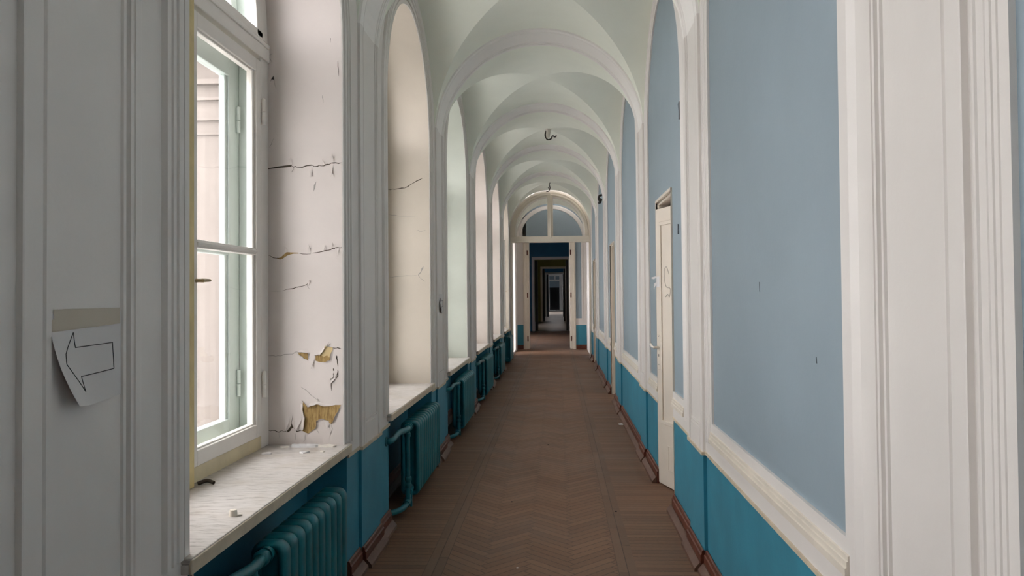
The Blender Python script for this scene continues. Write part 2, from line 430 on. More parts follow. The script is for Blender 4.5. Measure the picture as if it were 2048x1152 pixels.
def sash_parts(root, x, s, mat, zb=0.832, zt=2.775, glass=True, name='sash', d0=0.022, d1=0.775, w=0.085):
    """one casement: stiles, rails, muntin as one mesh, panes as sub-parts; s = side, x = room face; local origin at the hinge edge"""
    hx, hy = x, s*d1
    o = MB(); t = 0.05
    L = d1 - d0
    Yf = lambda d: -s*d          # distance from hinge edge towards the mullion
    def bar(da, db, z0, z1, xa=0.0, xb=-t): 
        y0, y1 = sorted((Yf(da), Yf(db))); o.box(xb, xa, y0, y1, z0, z1)
    bar(0, w - 0.02, zb, zt); bar(L - w + 0.02, L, zb, zt)
    bar(w - 0.02, L - w + 0.02, zb, zb + w - 0.018); bar(w - 0.02, L - w + 0.02, zt - w + 0.02, zt)
    # inner glazing moulding, a step back
    bar(w - 0.02, w + 0.004, zb + 0.06, zt - 0.06, -0.012, -t + 0.006); bar(L - w - 0.004, L - w + 0.02, zb + 0.06, zt - 0.06, -0.012, -t + 0.006)
    bar(w, L - w, zb + 0.06, zb + 0.075, -0.012, -t + 0.006); bar(w, L - w, zt - 0.075, zt - 0.06, -0.012, -t + 0.006)
    bar(w - 0.02, L - w + 0.02, 1.762, 1.797, -0.002, -t + 0.004)
    bar(w - 0.02, L - w + 0.02, 1.772, 1.787, 0.006, -0.002)
    so = o.build(name, mat, root, bevel=0.004, loc=(hx, hy, 0))
    for z0, z1 in ((zb + 0.06, 1.765), (1.794, zt - 0.06)):
        p = MB(); y0, y1 = sorted((Yf(w - 0.01), Yf(L - w + 0.01)))
        p.box(-0.028, -0.025, y0, y1, z0, z1); p.build('pane', 'glass', so)
    return so

def make_window(reveal_mat='rev_pink', floor_level=None):
    root = empty('window')
    zb = ZSILL
    # reveal: splay-free jambs and soffit
    m = MB(); path = arch_path(0, OH, ZSP, zb - 0.04, 0, 32)
    m.grid([[(XL, y, z) for y, z in path], [(-1.745, y, z) for y, z in path]], 0, True)
    rv = m.build('reveal', reveal_mat, root)
    # fixed frame (room side): jamb posts, arch, transom, all old white; bottom rail and mullion yellowed
    f = MB()
    for s in (-1, 1):
        y0, y1 = sorted((s*OH, s*(OH - 0.105))); f.box(XF - 0.075, XF - 0.004, y0, y1, zb, ZSP)
    arch_ring(f, XF - 0.075, XF - 0.004, 0, OH, OH - 0.085, ZSP)
    f.box(XF - 0.08, XF + 0.006, -OH + 0.0, OH - 0.0, 2.795, 2.880); f.box(XF - 0.02, XF + 0.014, -OH + 0.02, OH - 0.02, 2.862, 2.885)
    f.build('frame', 'sash', root, bevel=0.005)
    r = MB(); r.box(XF - 0.075, XF - 0.008, -OH + 0.10, OH - 0.10, zb - 0.01, 0.832); r.build('bottom_rail', 'pale_yellow', root, bevel=0.004)
    mu = MB(); mu.box(XF - 0.06, XF + 0.001, -0.060, -0.034, zb, 2.80); mu.box(XF - 0.05, XF + 0.028, -0.120, -0.050, zb, 2.80); mu.box(XF - 0.05, XF + 0.014, -0.11, -0.034, zb, 2.80)
    mu.build('mullion', 'yellow', root, bevel=0.006)
    # two inner casements
    for s in (1, -1):
        so = sash_parts(root, XF, s, 'sash', d0=-0.030 if s == 1 else 0.125)
        for z in (2.51, 1.095):
            hb = MB(); hb.tube([(0.012, s*0.004, z - 0.065), (0.012, s*0.004, z - 0.002)], 0.0115, 8); hb.tube([(0.012, s*0.004, z + 0.002), (0.012, s*0.004, z + 0.065), (0.012, s*0.004, z + 0.072)], [0.0115, 0.0115, 0.004], 8)
            hb.box(-0.002, 0.006, min(s*0.004, s*0.03), max(s*0.004, s*0.03), z - 0.05, z + 0.05)
            hb.build('hinge', 'sash', so)
        if s == 1:
            hd = MB(); hd.tube([(0.0, -0.755, 1.62), (0.035, -0.755, 1.62)], 0.008, 8); hd.tube([(0.03, -0.758, 1.62), (0.034, -0.69, 1.622)], [0.009, 0.006], 8)
            hd.build('bolt_handle', 'brass', so)
    # fanlight casement
    a = MB(); arch_ring(a, XF - 0.055, XF, 0, OH - 0.085, OH - 0.16, ZSP + 0.005)
    a.box(XF - 0.055, XF, -OH + 0.075, OH - 0.075, 2.878, 2.935); a.box(XF - 0.055, XF + 0.004, -0.03, 0.03, 2.96, ZSP + OH - 0.13)
    fa = a.build('fanlight', 'sash', root, bevel=0.004)
    p = MB(); R_ = OH - 0.155; p.prism([(XF - 0.03, -R_*math.cos(PI*i/24), ZSP + 0.02 + (R_ - 0.01)*math.sin(PI*i/24)) for i in range(25)], (0.003, 0, 0)); p.build('pane', 'glass', fa)
    # box between the two layers + outer casements
    bx = MB(); XO = -1.665
    for s in (-1, 1):
        y0, y1 = sorted((s*OH, s*(OH - 0.075))); bx.box(XO + 0.001, XF - 0.076, y0, y1, zb + 0.03, ZSP)
        y0, y1 = sorted((s*OH, s*(OH - 0.12))); bx.box(XO - 0.075, XO, y0, y1, zb, ZSP)
    bx.box(XO - 0.075, XF - 0.076, -OH + 0.01, OH - 0.01, zb - 0.01, zb + 0.06); bx.box(XO - 0.075, XO, -OH + 0.01, OH - 0.01, zb + 0.06, 0.832)
    bx.box(XO - 0.075, XO, -OH + 0.01, OH - 0.01, 2.76, 2.90); bx.box(XO - 0.06, XO + 0.005, -0.035, 0.035, 0.83, 2.77)
    arch_ring(bx, XO - 0.075, XF - 0.076, 0, OH, OH - 0.07, ZSP); arch_ring(bx, XO - 0.07, XO, 0, OH - 0.07, OH - 0.15, ZSP)
    bx.box(XO - 0.055, XO, -0.03, 0.03, 2.9, ZSP + OH - 0.14)
    bx.build('outer_frame', 'green_sash', root, bevel=0.004)
    for s in (1, -1):
        so = sash_parts(root, XO, s, 'green_sash', 0.845, 2.765, name='outer_sash', d0=0.03, d1=0.775, w=0.105)
        for z in (2.47, 1.10):
            hb = MB(); hb.tube([(0.012, s*0.004, z - 0.065), (0.012, s*0.004, z - 0.002)], 0.011, 8); hb.tube([(0.012, s*0.004, z + 0.002), (0.012, s*0.004, z + 0.07)], 0.011, 8)
            hb.build('hinge', 'green_sash', so)
    # sill board
    sl = MB(); sl.box(-1.745, XL + 0.032, -OH - 0.045, OH + 0.05, zb - 0.018, zb) ; sl.box(XL - 0.2, XL + 0.024, -OH - 0.045, OH + 0.05, zb - 0.050, zb - 0.020)
    sl2 = sl.build('window_sill', ['sill'], root, bevel=0.004)
    lp = MB(); lp.box(XL + 0.0245, XL + 0.036, -OH - 0.045, OH + 0.05, zb - 0.048, zb - 0.004); lp.build('sill_edge', 'lip', sl2, bevel=0.003)
    # architrave around the opening on the corridor side
    ar = MB()
    pr = [(0.0, 0.0), (0.002, 0.007), (0.030, 0.007), (0.033, 0.000), (0.042, 0.000), (0.046, 0.010), (0.075, 0.010), (0.078, 0.002), (0.094, 0.002), (0.098, 0.013), (0.116, 0.013), (0.119, 0.004), (0.132, 0.004), (0.136, 0.016), (0.158, 0.016), (0.164, 0.0)]
    sweep_yz(ar, lambda off: arch_path(0, OH, ZSP, zb - 0.003, off, 40), pr, XL, 1)
    ar.build('architrave', 'pier', root)
    return root

win = {}
W0 = make_window()
win_labels = {-1: 'arched window behind the camera, outside the picture', 0: 'arched double window with peeling white reveal and yellowed mullion, nearest of all',
              1: 'arched window with cream reveal, behind the pilaster after the peeling window', 2: 'arched window with greenish reveal and white sill, third along the left wall',
              3: 'arched window with pale reveal, fourth along the left wall', 4: 'arched window with rosy reveal, fifth along the left wall', 5: 'arched window with open casement and brass handle, farthest before the fanlight'}
revs = {-1: 'rev_pink', 0: 'rev_pink', 1: 'rev_cream', 2: 'rev_green', 3: 'rev_rose', 4: 'rev_rose', 5: 'rev_cream'}
for n in NB:
    w = copy_tree(W0) if n != 0 else W0
    win[n] = w
for n, w in win.items():
    w.name = 'window_%d' % (n + 2); w.location = (0, winc(n), 0)
    struct(w, win_labels[n], 'window')
    for ch in w.children:
        if ch.name.startswith('reveal') and n != 0:
            ch.data = ch.data.copy(); ch.data.materials[0] = M[revs[n]]
# the sixth window stands ajar
for ch in win[5].children:
    if ch.name.startswith('sash') and ch.location.y > 0: ch.rotation_euler = (0, 0, math.radians(28))
# a glazed door-height opening in the end bay
wd = empty('window_8', (0, CE, 0)); struct(wd, 'bright door-height opening in the end bay beyond the fanlight', 'window')
m = MB(); path = arch_path(0, HE, ZSP, 0.0, 0, 32); m.grid([[(XL, y, z) for y, z in path], [(-1.745, y, z) for y, z in path]], 0, True); m.face([(XL, -HE, 0.03), (-1.745, -HE, 0.03), (-1.745, HE, 0.03), (XL, HE, 0.03)]); m.build('reveal', 'rev_pale', wd)
m = MB()
for s in (-1, 1): m.box(-1.74, -1.69, s*(HE - 0.03) - 0.03, s*(HE - 0.03) + 0.03, 0.03, ZSP)
m.box(-1.74, -1.69, -HE, HE, 0.03, 0.2); m.box(-1.74, -1.69, -HE, HE, 2.8, 2.92); arch_ring(m, -1.74, -1.69, 0, HE, HE - 0.1, ZSP); m.build('frame', 'sash', wd, bevel=0.004)
m = MB(); m.box(-1.715, -1.71, -HE + 0.05, HE - 0.05, 0.1, 2.85); m.build('pane', 'glass', wd)

# peeling paint on the near reveal (the far jamb, plane y = +OH of window_2)
w1 = win[0]; YJ = OH
def ppt(p, d): return (p[0], YJ - d, p[1])
def ribbon(mbx, pts, w, d0=0.0004, d1=0.0012, taper=True):
    L = []; Rr = []
    for i, p in enumerate(pts):
        a = Vector(pts[max(i-1, 0)]); b = Vector(pts[min(i+1, len(pts)-1)]); t = (b - a).normalized(); nrm = Vector((-t.y, t.x))
        ww = w*(0.55 + 0.9*random.random()) * (0.25 if taper and i in (0, len(pts)-1) else 1)
        L.append(Vector(p) + nrm*ww/2); Rr.append(Vector(p) - nrm*ww/2)
    mbx.prism([ppt(q, d0) for q in L + list(reversed(Rr))], (0, -(d1 - d0), 0))
def subdiv(pts, k=3, jit=0.004):
    out = []
    for a, b in zip(pts[:-1], pts[1:]):
        for i in range(k):
            t = i/k; out.append((a[0] + (b[0]-a[0])*t + (random.uniform(-jit, jit)*0.5 if i else 0), a[1] + (b[1]-a[1])*t + (random.uniform(-jit, jit) if i else 0)))
    out.append(pts[-1]); return out
def crack(pts, w, mat='crack', parent=None):
    m = MB(); ribbon(m, subdiv(pts), w); return m.build('paint_crack', mat, parent or w1)
def patch(pts, mat, name='peeled_patch', d=0.0008):
    m = MB(); pp = subdiv(pts + pts[:1], 3, 0.003)[:-1]
    m.prism([ppt(p, 0.0002) for p in pp], (0, -d, 0)); o = m.build(name, mat, w1)
    return pp
def lip(pp, sel, lift=0.012, w=0.012, cx=None):
    """curled paint edge following part of a patch outline, leaning off the wall towards the inside of the patch"""
    c = Vector((sum(p[0] for p in pp)/len(pp), sum(p[1] for p in pp)/len(pp)))
    n = len(pp); idx = [i % n for i in range(sel[0], sel[1])]
    rows = [[], [], [], []]
    for k, i in enumerate(idx):
        p = Vector(pp[i]); d = (c - p); d = d.normalized() if d.length else d
        e = math.sin(PI*(k + 0.4)/(len(idx))) * (0.6 + 0.6*random.random())
        rows[0].append(ppt(p - d*w*0.9, 0.0003)); rows[1].append(ppt(p - d*w*0.2, 0.001 + lift*0.25*e)); rows[2].append(ppt(p + d*w*0.25*e, 0.001 + lift*0.7*e)); rows[3].append(ppt(p + d*w*0.15*e, 0.001 + lift*1.15*e))
    m = MB(); m.grid(rows, 0, True); m.build('paint_flap', 'rev_pink', w1)
def flap(base_a, base_b, tip, lift=0.018):
    """a torn triangle of paint bent off the wall"""
    m = MB(); a, b, t = Vector(base_a), Vector(base_b), Vector(tip); mid = (a + b)/2
    rows = []
    for k in range(6):
        s = k/5; q0 = a.lerp(t, s); q1 = b.lerp(t, s)
        rows.append([ppt(q0, 0.0005 + lift*s*s), ppt((q0 + q1)/2, 0.0005 + lift*s*s*1.1), ppt(q1, 0.0005 + lift*s*s)])
    m.grid(rows, 0, True); m.build('paint_flap', 'rev_pink', w1)
A1 = [(-1.378,1.255),(-1.357,1.255),(-1.318,1.249),(-1.321,1.209),(-1.347,1.224),(-1.37,1.24)]
A2 = [(-1.282,1.238),(-1.257,1.237),(-1.236,1.265),(-1.23,1.286),(-1.19,1.278),(-1.188,1.268),(-1.2,1.236),(-1.205,1.208),(-1.229,1.199),(-1.259,1.201),(-1.282,1.208)]
BB = [(-1.35,0.992),(-1.322,0.964),(-1.273,0.983),(-1.237,0.97),(-1.146,0.975),(-1.156,0.948),(-1.178,0.909),(-1.188,0.881),(-1.201,0.876),(-1.218,0.893),(-1.244,0.902),(-1.276,0.89),(-1.28,0.852),(-1.322,0.823),(-1.355,0.839),(-1.345,0.849),(-1.338,0.909),(-1.351,0.948)]
CC = [(-1.404,0.930),(-1.406,0.909),(-1.41,0.877),(-1.401,0.855),(-1.428,0.832),(-1.439,0.834),(-1.414,0.865)]
p1 = patch(A1, 'board'); p2 = patch(A2, 'board'); p3 = patch(BB, 'board'); patch(CC, 'crack')
patch([(-1.255,1.237),(-1.236,1.265),(-1.23,1.286),(-1.19,1.278),(-1.188,1.268),(-1.2,1.236),(-1.206,1.225),(-1.222,1.236),(-1.236,1.228)], 'backing', d=0.0016)
lip(p1, (0, 9), 0.012); lip(p1, (9, 18), 0.006); lip(p2, (0, 9), 0.014); lip(p2, (15, 27), 0.006)
lip(p3, (0, 12), 0.014); lip(p3, (12, 26), 0.008); lip(p3, (26, 40), 0.010); lip(p3, (42, 54), 0.018, 0.016)
c1 = [(-1.536,2.232),(-1.483,2.238),(-1.408,2.245),(-1.374,2.236),(-1.302,2.247),(-1.28,2.24),(-1.246,2.242),(-1.212,2.25),(-1.182,2.257),(-1.137,2.258)]
crack(c1[2:], 0.0045); m = MB(); m.prism([ppt(p, 0.0003) for p in ((-1.537,2.229),(-1.483,2.234),(-1.41,2.240),(-1.404,2.252),(-1.483,2.243),(-1.534,2.234))], (0, -0.0006, 0)); m.build('paint_crack', 'crack', w1)
c2 = [(-1.537,1.77),(-1.492,1.754),(-1.466,1.753)]; crack(c2, 0.003)
m = MB(); m.prism([ppt(p, 0.0003) for p in ((-1.49,1.752),(-1.466,1.745),(-1.43,1.768),(-1.40,1.776),(-1.372,1.777),(-1.372,1.781),(-1.436,1.785),(-1.466,1.759))], (0, -0.0006, 0)); m.build('paint_crack', 'board', w1)
crack([(-1.372,1.779),(-1.304,1.774)], 0.004); crack([(-1.297,1.778),(-1.225,1.791),(-1.184,1.803),(-1.169,1.806),(-1.139,1.808)], 0.0035)
crack([(-1.53,1.581),(-1.459,1.579)], 0.0015, 'soft_crack'); crack([(-1.459,1.579),(-1.38,1.598),(-1.327,1.612),(-1.308,1.634)], 0.003); crack([(-1.327,1.612),(-1.311,1.589)], 0.002)
m = MB(); m.prism([ppt(p, 0.0003) for p in ((-1.274,2.160),(-1.287,2.140),(-1.289,2.107),(-1.280,2.122))], (0, -0.0006, 0)); m.build('paint_crack', 'soft_crack', w1)
for pts, w in (([(-1.541,1.235),(-1.495,1.233),(-1.464,1.236),(-1.419,1.244),(-1.377,1.255)], 0.0028), ([(-1.188,1.278),(-1.17,1.274),(-1.144,1.271)], 0.004), ([(-1.169,1.236),(-1.165,1.211),(-1.161,1.179)], 0.004),
               ([(-1.187,1.169),(-1.184,1.147),(-1.185,1.121),(-1.204,1.108)], 0.005), ([(-1.164,1.159),(-1.161,1.127),(-1.197,1.089),(-1.196,1.05)], 0.004),
               ([(-1.539,0.842),(-1.499,0.839),(-1.479,0.831),(-1.46,0.838),(-1.439,0.834)], 0.0032), ([(-1.397,0.852),(-1.384,0.836),(-1.355,0.839)], 0.0035), ([(-1.361,1.07),(-1.322,1.044),(-1.286,1.012),(-1.269,0.999)], 0.0025),
               ([(-1.479,0.831),(-1.48,0.794)], 0.002), ([(-1.391,0.826),(-1.389,0.791)], 0.0018), ([(-1.339,0.82),(-1.339,0.794),(-1.349,0.781)], 0.0018), ([(-1.28,0.845),(-1.264,0.823)], 0.002), ([(-1.201,0.877),(-1.192,0.852),(-1.205,0.814)], 0.002),
               ([(-1.505,2.85),(-1.53,2.838),(-1.512,2.80)], 0.002), ([(-1.52,2.70),(-1.505,2.73),(-1.49,2.66)], 0.002), ([(-1.20,3.05),(-1.19,2.98),(-1.195,2.90)], 0.003), ([(-1.24,2.62),(-1.235,2.58)], 0.002), ([(-1.155,2.80),(-1.15,2.72)], 0.003), ([(-1.50,2.40),(-1.53,2.345)], 0.0018)):
    crack(pts, w, 'crack' if w >= 0.003 else 'soft_crack')
for a, b, t in (((-1.43,2.247),(-1.402,2.247),(-1.409,2.285)), ((-1.408,2.243),(-1.395,2.243),(-1.402,2.205)), ((-1.325,2.245),(-1.297,2.245),(-1.300,2.178)), ((-1.215,2.252),(-1.178,2.258),(-1.184,2.305)), ((-1.205,2.250),(-1.182,2.254),(-1.190,2.178)), ((-1.24,2.244),(-1.224,2.244),(-1.236,2.272)),
                ((-1.45,1.776),(-1.425,1.783),(-1.439,1.815)), ((-1.325,1.776),(-1.305,1.776),(-1.31,1.825)), ((-1.238,1.79),(-1.218,1.793),(-1.224,1.82)), ((-1.196,1.80),(-1.178,1.805),(-1.183,1.834)), ((-1.165,1.806),(-1.152,1.806),(-1.157,1.767)), ((-1.47,1.752),(-1.45,1.756),(-1.455,1.712)),
                ((-1.318,1.252),(-1.282,1.24),(-1.30,1.165)), ((-1.25,1.24),(-1.22,1.285),(-1.205,1.308)), ((-1.19,1.165),(-1.160,1.155),(-1.178,1.115)), ((-1.19,1.12),(-1.165,1.125),(-1.2,1.085)), ((-1.275,0.988),(-1.255,0.985),(-1.266,1.012)), ((-1.348,0.992),(-1.336,0.968),(-1.351,1.0)),
                ((-1.40,0.93),(-1.345,0.92),(-1.385,0.838)), ((-1.45,0.94),(-1.41,0.93),(-1.44,0.836)), ((-1.244,0.905),(-1.205,0.885),(-1.218,0.85)), ((-1.33,1.62),(-1.318,1.60),(-1.306,1.637))):
    flap(a, b, t)
# finer cracks in the second reveal
w2 = win[1]
for pts, w, mt in (([(-1.506,2.499),(-1.447,2.5),(-1.353,2.511),(-1.27,2.559),(-1.193,2.599)], 0.006, 'crack'), ([(-1.501,2.274),(-1.413,2.261),(-1.266,2.253)], 0.003, 'soft_crack'), ([(-1.24,1.725),(-1.21,1.765),(-1.193,1.806)], 0.010, 'soft_crack'),
               ([(-1.51,1.716),(-1.393,1.72),(-1.252,1.728)], 0.003, 'soft_crack'), ([(-1.24,1.725),(-1.211,1.695),(-1.176,1.672)], 0.004, 'soft_crack'), ([(-1.25,2.13),(-1.21,2.12),(-1.17,2.13)], 0.003, 'soft_crack')):
    crack(pts, w, mt, w2)

# ------------------------------------------------------------------ right wall
mb = MB()
PAN = {-1: (0.478, 1.0), 0: (3.34, 0.992)}
def pan(n): return PAN.get(n, (bayc(n) + 0.02, 0.95))
XW = XR; XB = XR + 0.013     # white layer stands proud of the blue panels
DOORS = (1, 3, 5); DY0, DY1, DZ = -0.465, 0.372, 2.285
q = lambda x, y0, y1, z0, z1, mi: mb.face([(x, y0, z0), (x, y1, z0), (x, y1, z1), (x, y0, z1)], mi)
for n in NB:
    c, PB = pan(n); ya, yb = pier(n), pier(n + 1)
    if n == -1: ya = Y0
    d = n in DOORS
    a0, a1 = c + DY0, c + DY1
    zp = ZWR + 0.185
    # blue ground
    if d:
        q(XB, c - PB - .03, a0, ZWR, 4.0, 1); q(XB, a1, c + PB + .03, ZWR, 4.0, 1); q(XB, a0, a1, DZ, 4.0, 1)
    else: q(XB, c - PB - .03, c + PB + .03, ZWR, 4.0, 1)
    # white layer
    n32 = 32
    q(XW, ya, c - PB, ZWR, 4.15, 0); q(XW, c + PB, yb, ZWR, 4.15, 0)
    if d: q(XW, c - PB, a0, ZWR, zp, 0); q(XW, a1, c + PB, ZWR, zp, 0)
    else: q(XW, c - PB, c + PB, ZWR, zp, 0)
    for i in range(n32):
        t0, t1 = PI*i/n32, PI*(i+1)/n32
        y0, y1 = c - PB*math.cos(t0), c - PB*math.cos(t1); z0, z1 = 2.92 + PB*math.sin(t0), 2.92 + PB*math.sin(t1)
        mb.face([(XW, y0, z0), (XW, y1, z1), (XW, y1, 4.15), (XW, y0, 4.15)], 0)
    pth = arch_path(c, PB, 2.92, zp, 0, 32)
    mb.grid([[(XW, y, z) for y, z in pth], [(XB, y, z) for y, z in pth]], 0, False)
    for y0, y1 in (((c - PB, a0), (a1, c + PB)) if d else ((c - PB, c + PB),)):
        mb.face([(XW, y0, zp), (XW, y1, zp), (XB, y1, zp), (XB, y0, zp)], 0)
    # dado
    for y0, y1 in (((ya, a0), (a1, yb)) if d else ((ya, yb),)):
        q(XR + 0.006, y0, y1, 0, ZWR, 2)
        mb.face([(XW, y0, ZWR), (XW, y1, ZWR), (XB, y1, ZWR), (XB, y0, ZWR)], 3)
        mb.box(XW - 0.007, XW + 0.002, y0, y1, ZWR - 0.012, ZWR + 0.003, 3)
    if d:   # door reveal
        XD = XR + 0.27
        for yy in (a0, a1): mb.face([(XW, yy, 0), (XD, yy, 0), (XD, yy, DZ), (XW, yy, DZ)], 4)
        mb.face([(XB, a0, DZ), (XD, a0, DZ), (XD, a1, DZ), (XB, a1, DZ)], 4)
for n in range(-1, 7):
    c = pier(n); mb.box(XR - PROUD + 0.004, XR + 0.03, c - PH + 0.004, c + PH - 0.004, 0, ZWR - 0.006, 2)
q(XR, pier(6), YDOOR, 0.0, 4.2, 0)
struct(mb.build('wall_right', ['white', 'blue', 'teal', 'lip', 'cream']), 'right wall with tall grey-blue arched panels over a teal dado', 'wall')
# moulding round each blue panel
for n in NB:
    c, PB = pan(n); mb = MB(); zp = ZWR + 0.185
    pr = [(0.034, 0), (0.036, 0.003), (0.050, 0.003), (0.052, 0.0065), (0.066, 0.0065), (0.068, 0.009), (0.094, 0.009), (0.097, 0.0135), (0.106, 0.0135), (0.138, 0.0), (0.14, -0.001)]
    pb = [(0.030, 0), (0.032, 0.006), (0.046, 0.006), (0.048, 0.010), (0.064, 0.010), (0.066, 0.015), (0.088, 0.015), (0.091, 0)]
    sweep_yz(mb, lambda off: arch_path(c, PB, 2.92, zp - 0.115, off, 40), pr, XW, -1)
    spans = ((c - PB - 0.03, c + DY0), (c + DY1, c + PB + 0.03)) if n in DOORS else ((c - PB - 0.03, c + PB + 0.03),)
    for y0, y1 in spans:
        rows = [[(XW - hh, y0, zp - 0.015 - o), (XW - hh, y1, zp - 0.015 - o)] for o, hh in pb]
        mb.grid(rows, 1, False)
        for yy in (y0, y1): mb.face([(XW - hh, yy, zp - 0.015 - o) for o, hh in pb], 1)
    o = mb.build('trim_%d' % (n + 10), ['pier', 'off_white'])
    struct(o, ['white moulding at the extreme right edge of the picture', 'white moulding round the widest blue panel, nearest in full view', 'white moulding round the blue panel that holds the open ivory door', 'white moulding round the blue panel just past the open ivory door',
               'white moulding round the fourth blue panel with a narrow door recess', 'white moulding round the fifth blue panel', 'white moulding round the last blue panel before the fanlight'][n + 1], 'moulding')

# room behind the open door
mb = MB()
a0, a1 = bayc(1) + 0.02 + DY0, bayc(1) + 0.02 + DY1
mb.face([(3.4, 4.2, 0), (3.4, 9.4, 0), (3.4, 9.4, 3.4), (3.4, 4.2, 3.4)]); mb.face([(1.09, 4.2, 0), (3.4, 4.2, 0), (3.4, 4.2, 3.4), (1.09, 4.2, 3.4)]); mb.face([(1.09, 9.4, 0), (3.4, 9.4, 0), (3.4, 9.4, 3.4), (1.09, 9.4, 3.4)])
mb.face([(1.09, 4.2, 3.4), (3.4, 4.2, 3.4), (3.4, 9.4, 3.4), (1.09, 9.4, 3.4)]); mb.face([(1.09, 4.2, 0), (3.4, 4.2, 0), (3.4, 9.4, 0), (1.09, 9.4, 0)])
for y0, y1, z0 in ((4.2, a0, 0), (a1, 9.4, 0), (a0, a1, DZ)): mb.face([(1.09, y0, z0), (1.09, y1, z0), (1.09, y1, 3.4), (1.09, y0, 3.4)])
struct(mb.build('wall_side_room', 'brown_room'), 'dim brown room seen above the open ivory door', 'wall')
# casing strips + leaves
def make_leaf(root, L=0.86, H_=2.235):
    """leaf from hinge at local origin along +y, thickness towards +x, room face = x 0"""
    m = MB(); m.box(0.0, 0.042, 0, L, 0.012, H_)
    lf = m.build('door_leaf', 'door', root, bevel=0.003)
    for (z0, z1) in ((0.50, 2.125), (0.14, 0.34)):
        f = MB(); y0, y1 = 0.085, L - 0.085; t = 0.030 if z0 > 0.4 else 0.010
        hgt = 0.010 if z0 > 0.4 else 0.004
        if z0 < 0.4: y0, y1 = 0.16, L - 0.20
        for (a, b, c_, d_) in ((y0, y1, z0, z0 + t), (y0, y1, z1 - t, z1), (y0, y0 + t, z0 + t, z1 - t), (y1 - t, y1, z0 + t, z1 - t)):
            f.box(-hgt, 0.001, a, b, c_, d_)
            f.box(-hgt*0.5, 0.001, a - 0.008 if a == y0 else a, b + 0.008 if b == y1 else b, c_, d_)
        f.build('panel_moulding', 'door', lf, bevel=0.003)
    return lf
dr = empty('door_1', (XR + 0.235, a0 + 0.02, 0)); struct(dr, 'ivory panelled door standing slightly open on the right, pencilled 2 on it', 'door')
lf = make_leaf(dr)
LL = 0.86
dr.rotation_euler = (0, 0, math.radians(16.2))
hd = MB()
hd.box(-0.006, 0.0, LL - 0.075, LL - 0.025, 0.93, 1.21)
hd.build('lock_plate', 'door', lf, bevel=0.004)
hd = MB(); hd.tube([(0, LL - 0.05, 1.11), (-0.05, LL - 0.05, 1.11)], 0.010, 8); hd.tube(bez([(-0.045, LL - 0.05, 1.108), (-0.055, LL - 0.035, 1.115), (-0.058, LL - 0.005, 1.135)]), 0.010, 8)
hd.build('door_handle', 'sash', lf)
hd = MB(); hd.box(-0.0065, -0.0055, LL - 0.056, LL - 0.044, 1.035, 1.055); hd.box(-0.0065, -0.0055, LL - 0.054, LL - 0.046, 0.965, 0.975); hd.box(-0.0065, -0.0055, LL - 0.057, LL - 0.045, 1.195, 1.200); hd.build('keyhole', 'ink', lf)
tg = MB()
tg.prism([(-0.003, LL - 0.075, 1.60), (-0.003, LL - 0.01, 1.60), (-0.003, LL - 0.01, 1.685), (-0.003, LL - 0.075, 1.685)], (0.002, 0, 0))
tg.grid([[(-0.004, LL - 0.012, 1.675), (-0.004, LL - 0.012, 1.69)], [(-0.012, LL + 0.02, 1.665), (-0.012, LL + 0.02, 1.685)], [(-0.02, LL + 0.045, 1.67), (-0.02, LL + 0.05, 1.68)]], 0, False)
tg.grid([[(-0.004, LL - 0.012, 1.62), (-0.004, LL - 0.012, 1.64)], [(-0.01, LL + 0.015, 1.595), (-0.01, LL + 0.018, 1.63)], [(-0.012, LL + 0.012, 1.58), (-0.012, LL + 0.02, 1.585)]], 0, False)
tg.build('torn_tape', 'paper', lf)
two = bez([(0, LL - 0.255, 1.70), (0, LL - 0.215, 1.755), (0, LL - 0.175, 1.745), (0, LL - 0.165, 1.68), (0, LL - 0.20, 1.60), (0, LL - 0.275, 1.585), (0, LL - 0.262, 1.52), (0, LL - 0.225, 1.54), (0, LL - 0.19, 1.52)], 5)
tw = MB(); tw.tube([(0.0, p.y, p.z) for p in two], 0.0035, 6); tw.build('pencil_number', 'pencil', lf)
for k, n in ((2, 3), (3, 5)):
    c = bayc(n) + 0.02; d = empty('door_%d' % k, (XR + 0.225, c + DY0, 0))
    struct(d, {2: 'closed cream door in the narrow recess past the third pilaster on the right', 3: 'farthest cream door on the right, just before the fanlight'}[k], 'door')
    make_leaf(d, DY1 - DY0, DZ - 0.01)
for n in DOORS:
    c = bayc(n) + 0.02; m = MB()
    for yy, s in ((c + DY1, 1),):
        y0, y1 = sorted((yy, yy + s*0.022)); m.box(XR - 0.004, XB + 0.001, y0, y1, 0.16, DZ + 0.022)
    m.box(XR - 0.004, XB + 0.001, c + DY0, c + DY1, DZ, DZ + 0.022)
    m.box(XR + 0.02, XR + 0.26, c + DY1 - 0.018, c + DY1 - 0.001, 0.0, DZ - 0.001); m.box(XR + 0.02, XR + 0.26, c + DY0 + 0.018, c + DY1 - 0.018, DZ - 0.02, DZ - 0.001)
    o = m.build('trim_%d' % (n + 20), 'door', bevel=0.003)
    struct(o, {1: 'thin ivory casing around the open door on the right', 3: 'thin cream casing around the second door recess on the right', 5: 'thin cream casing around the farthest door on the right'}[n], 'casing')

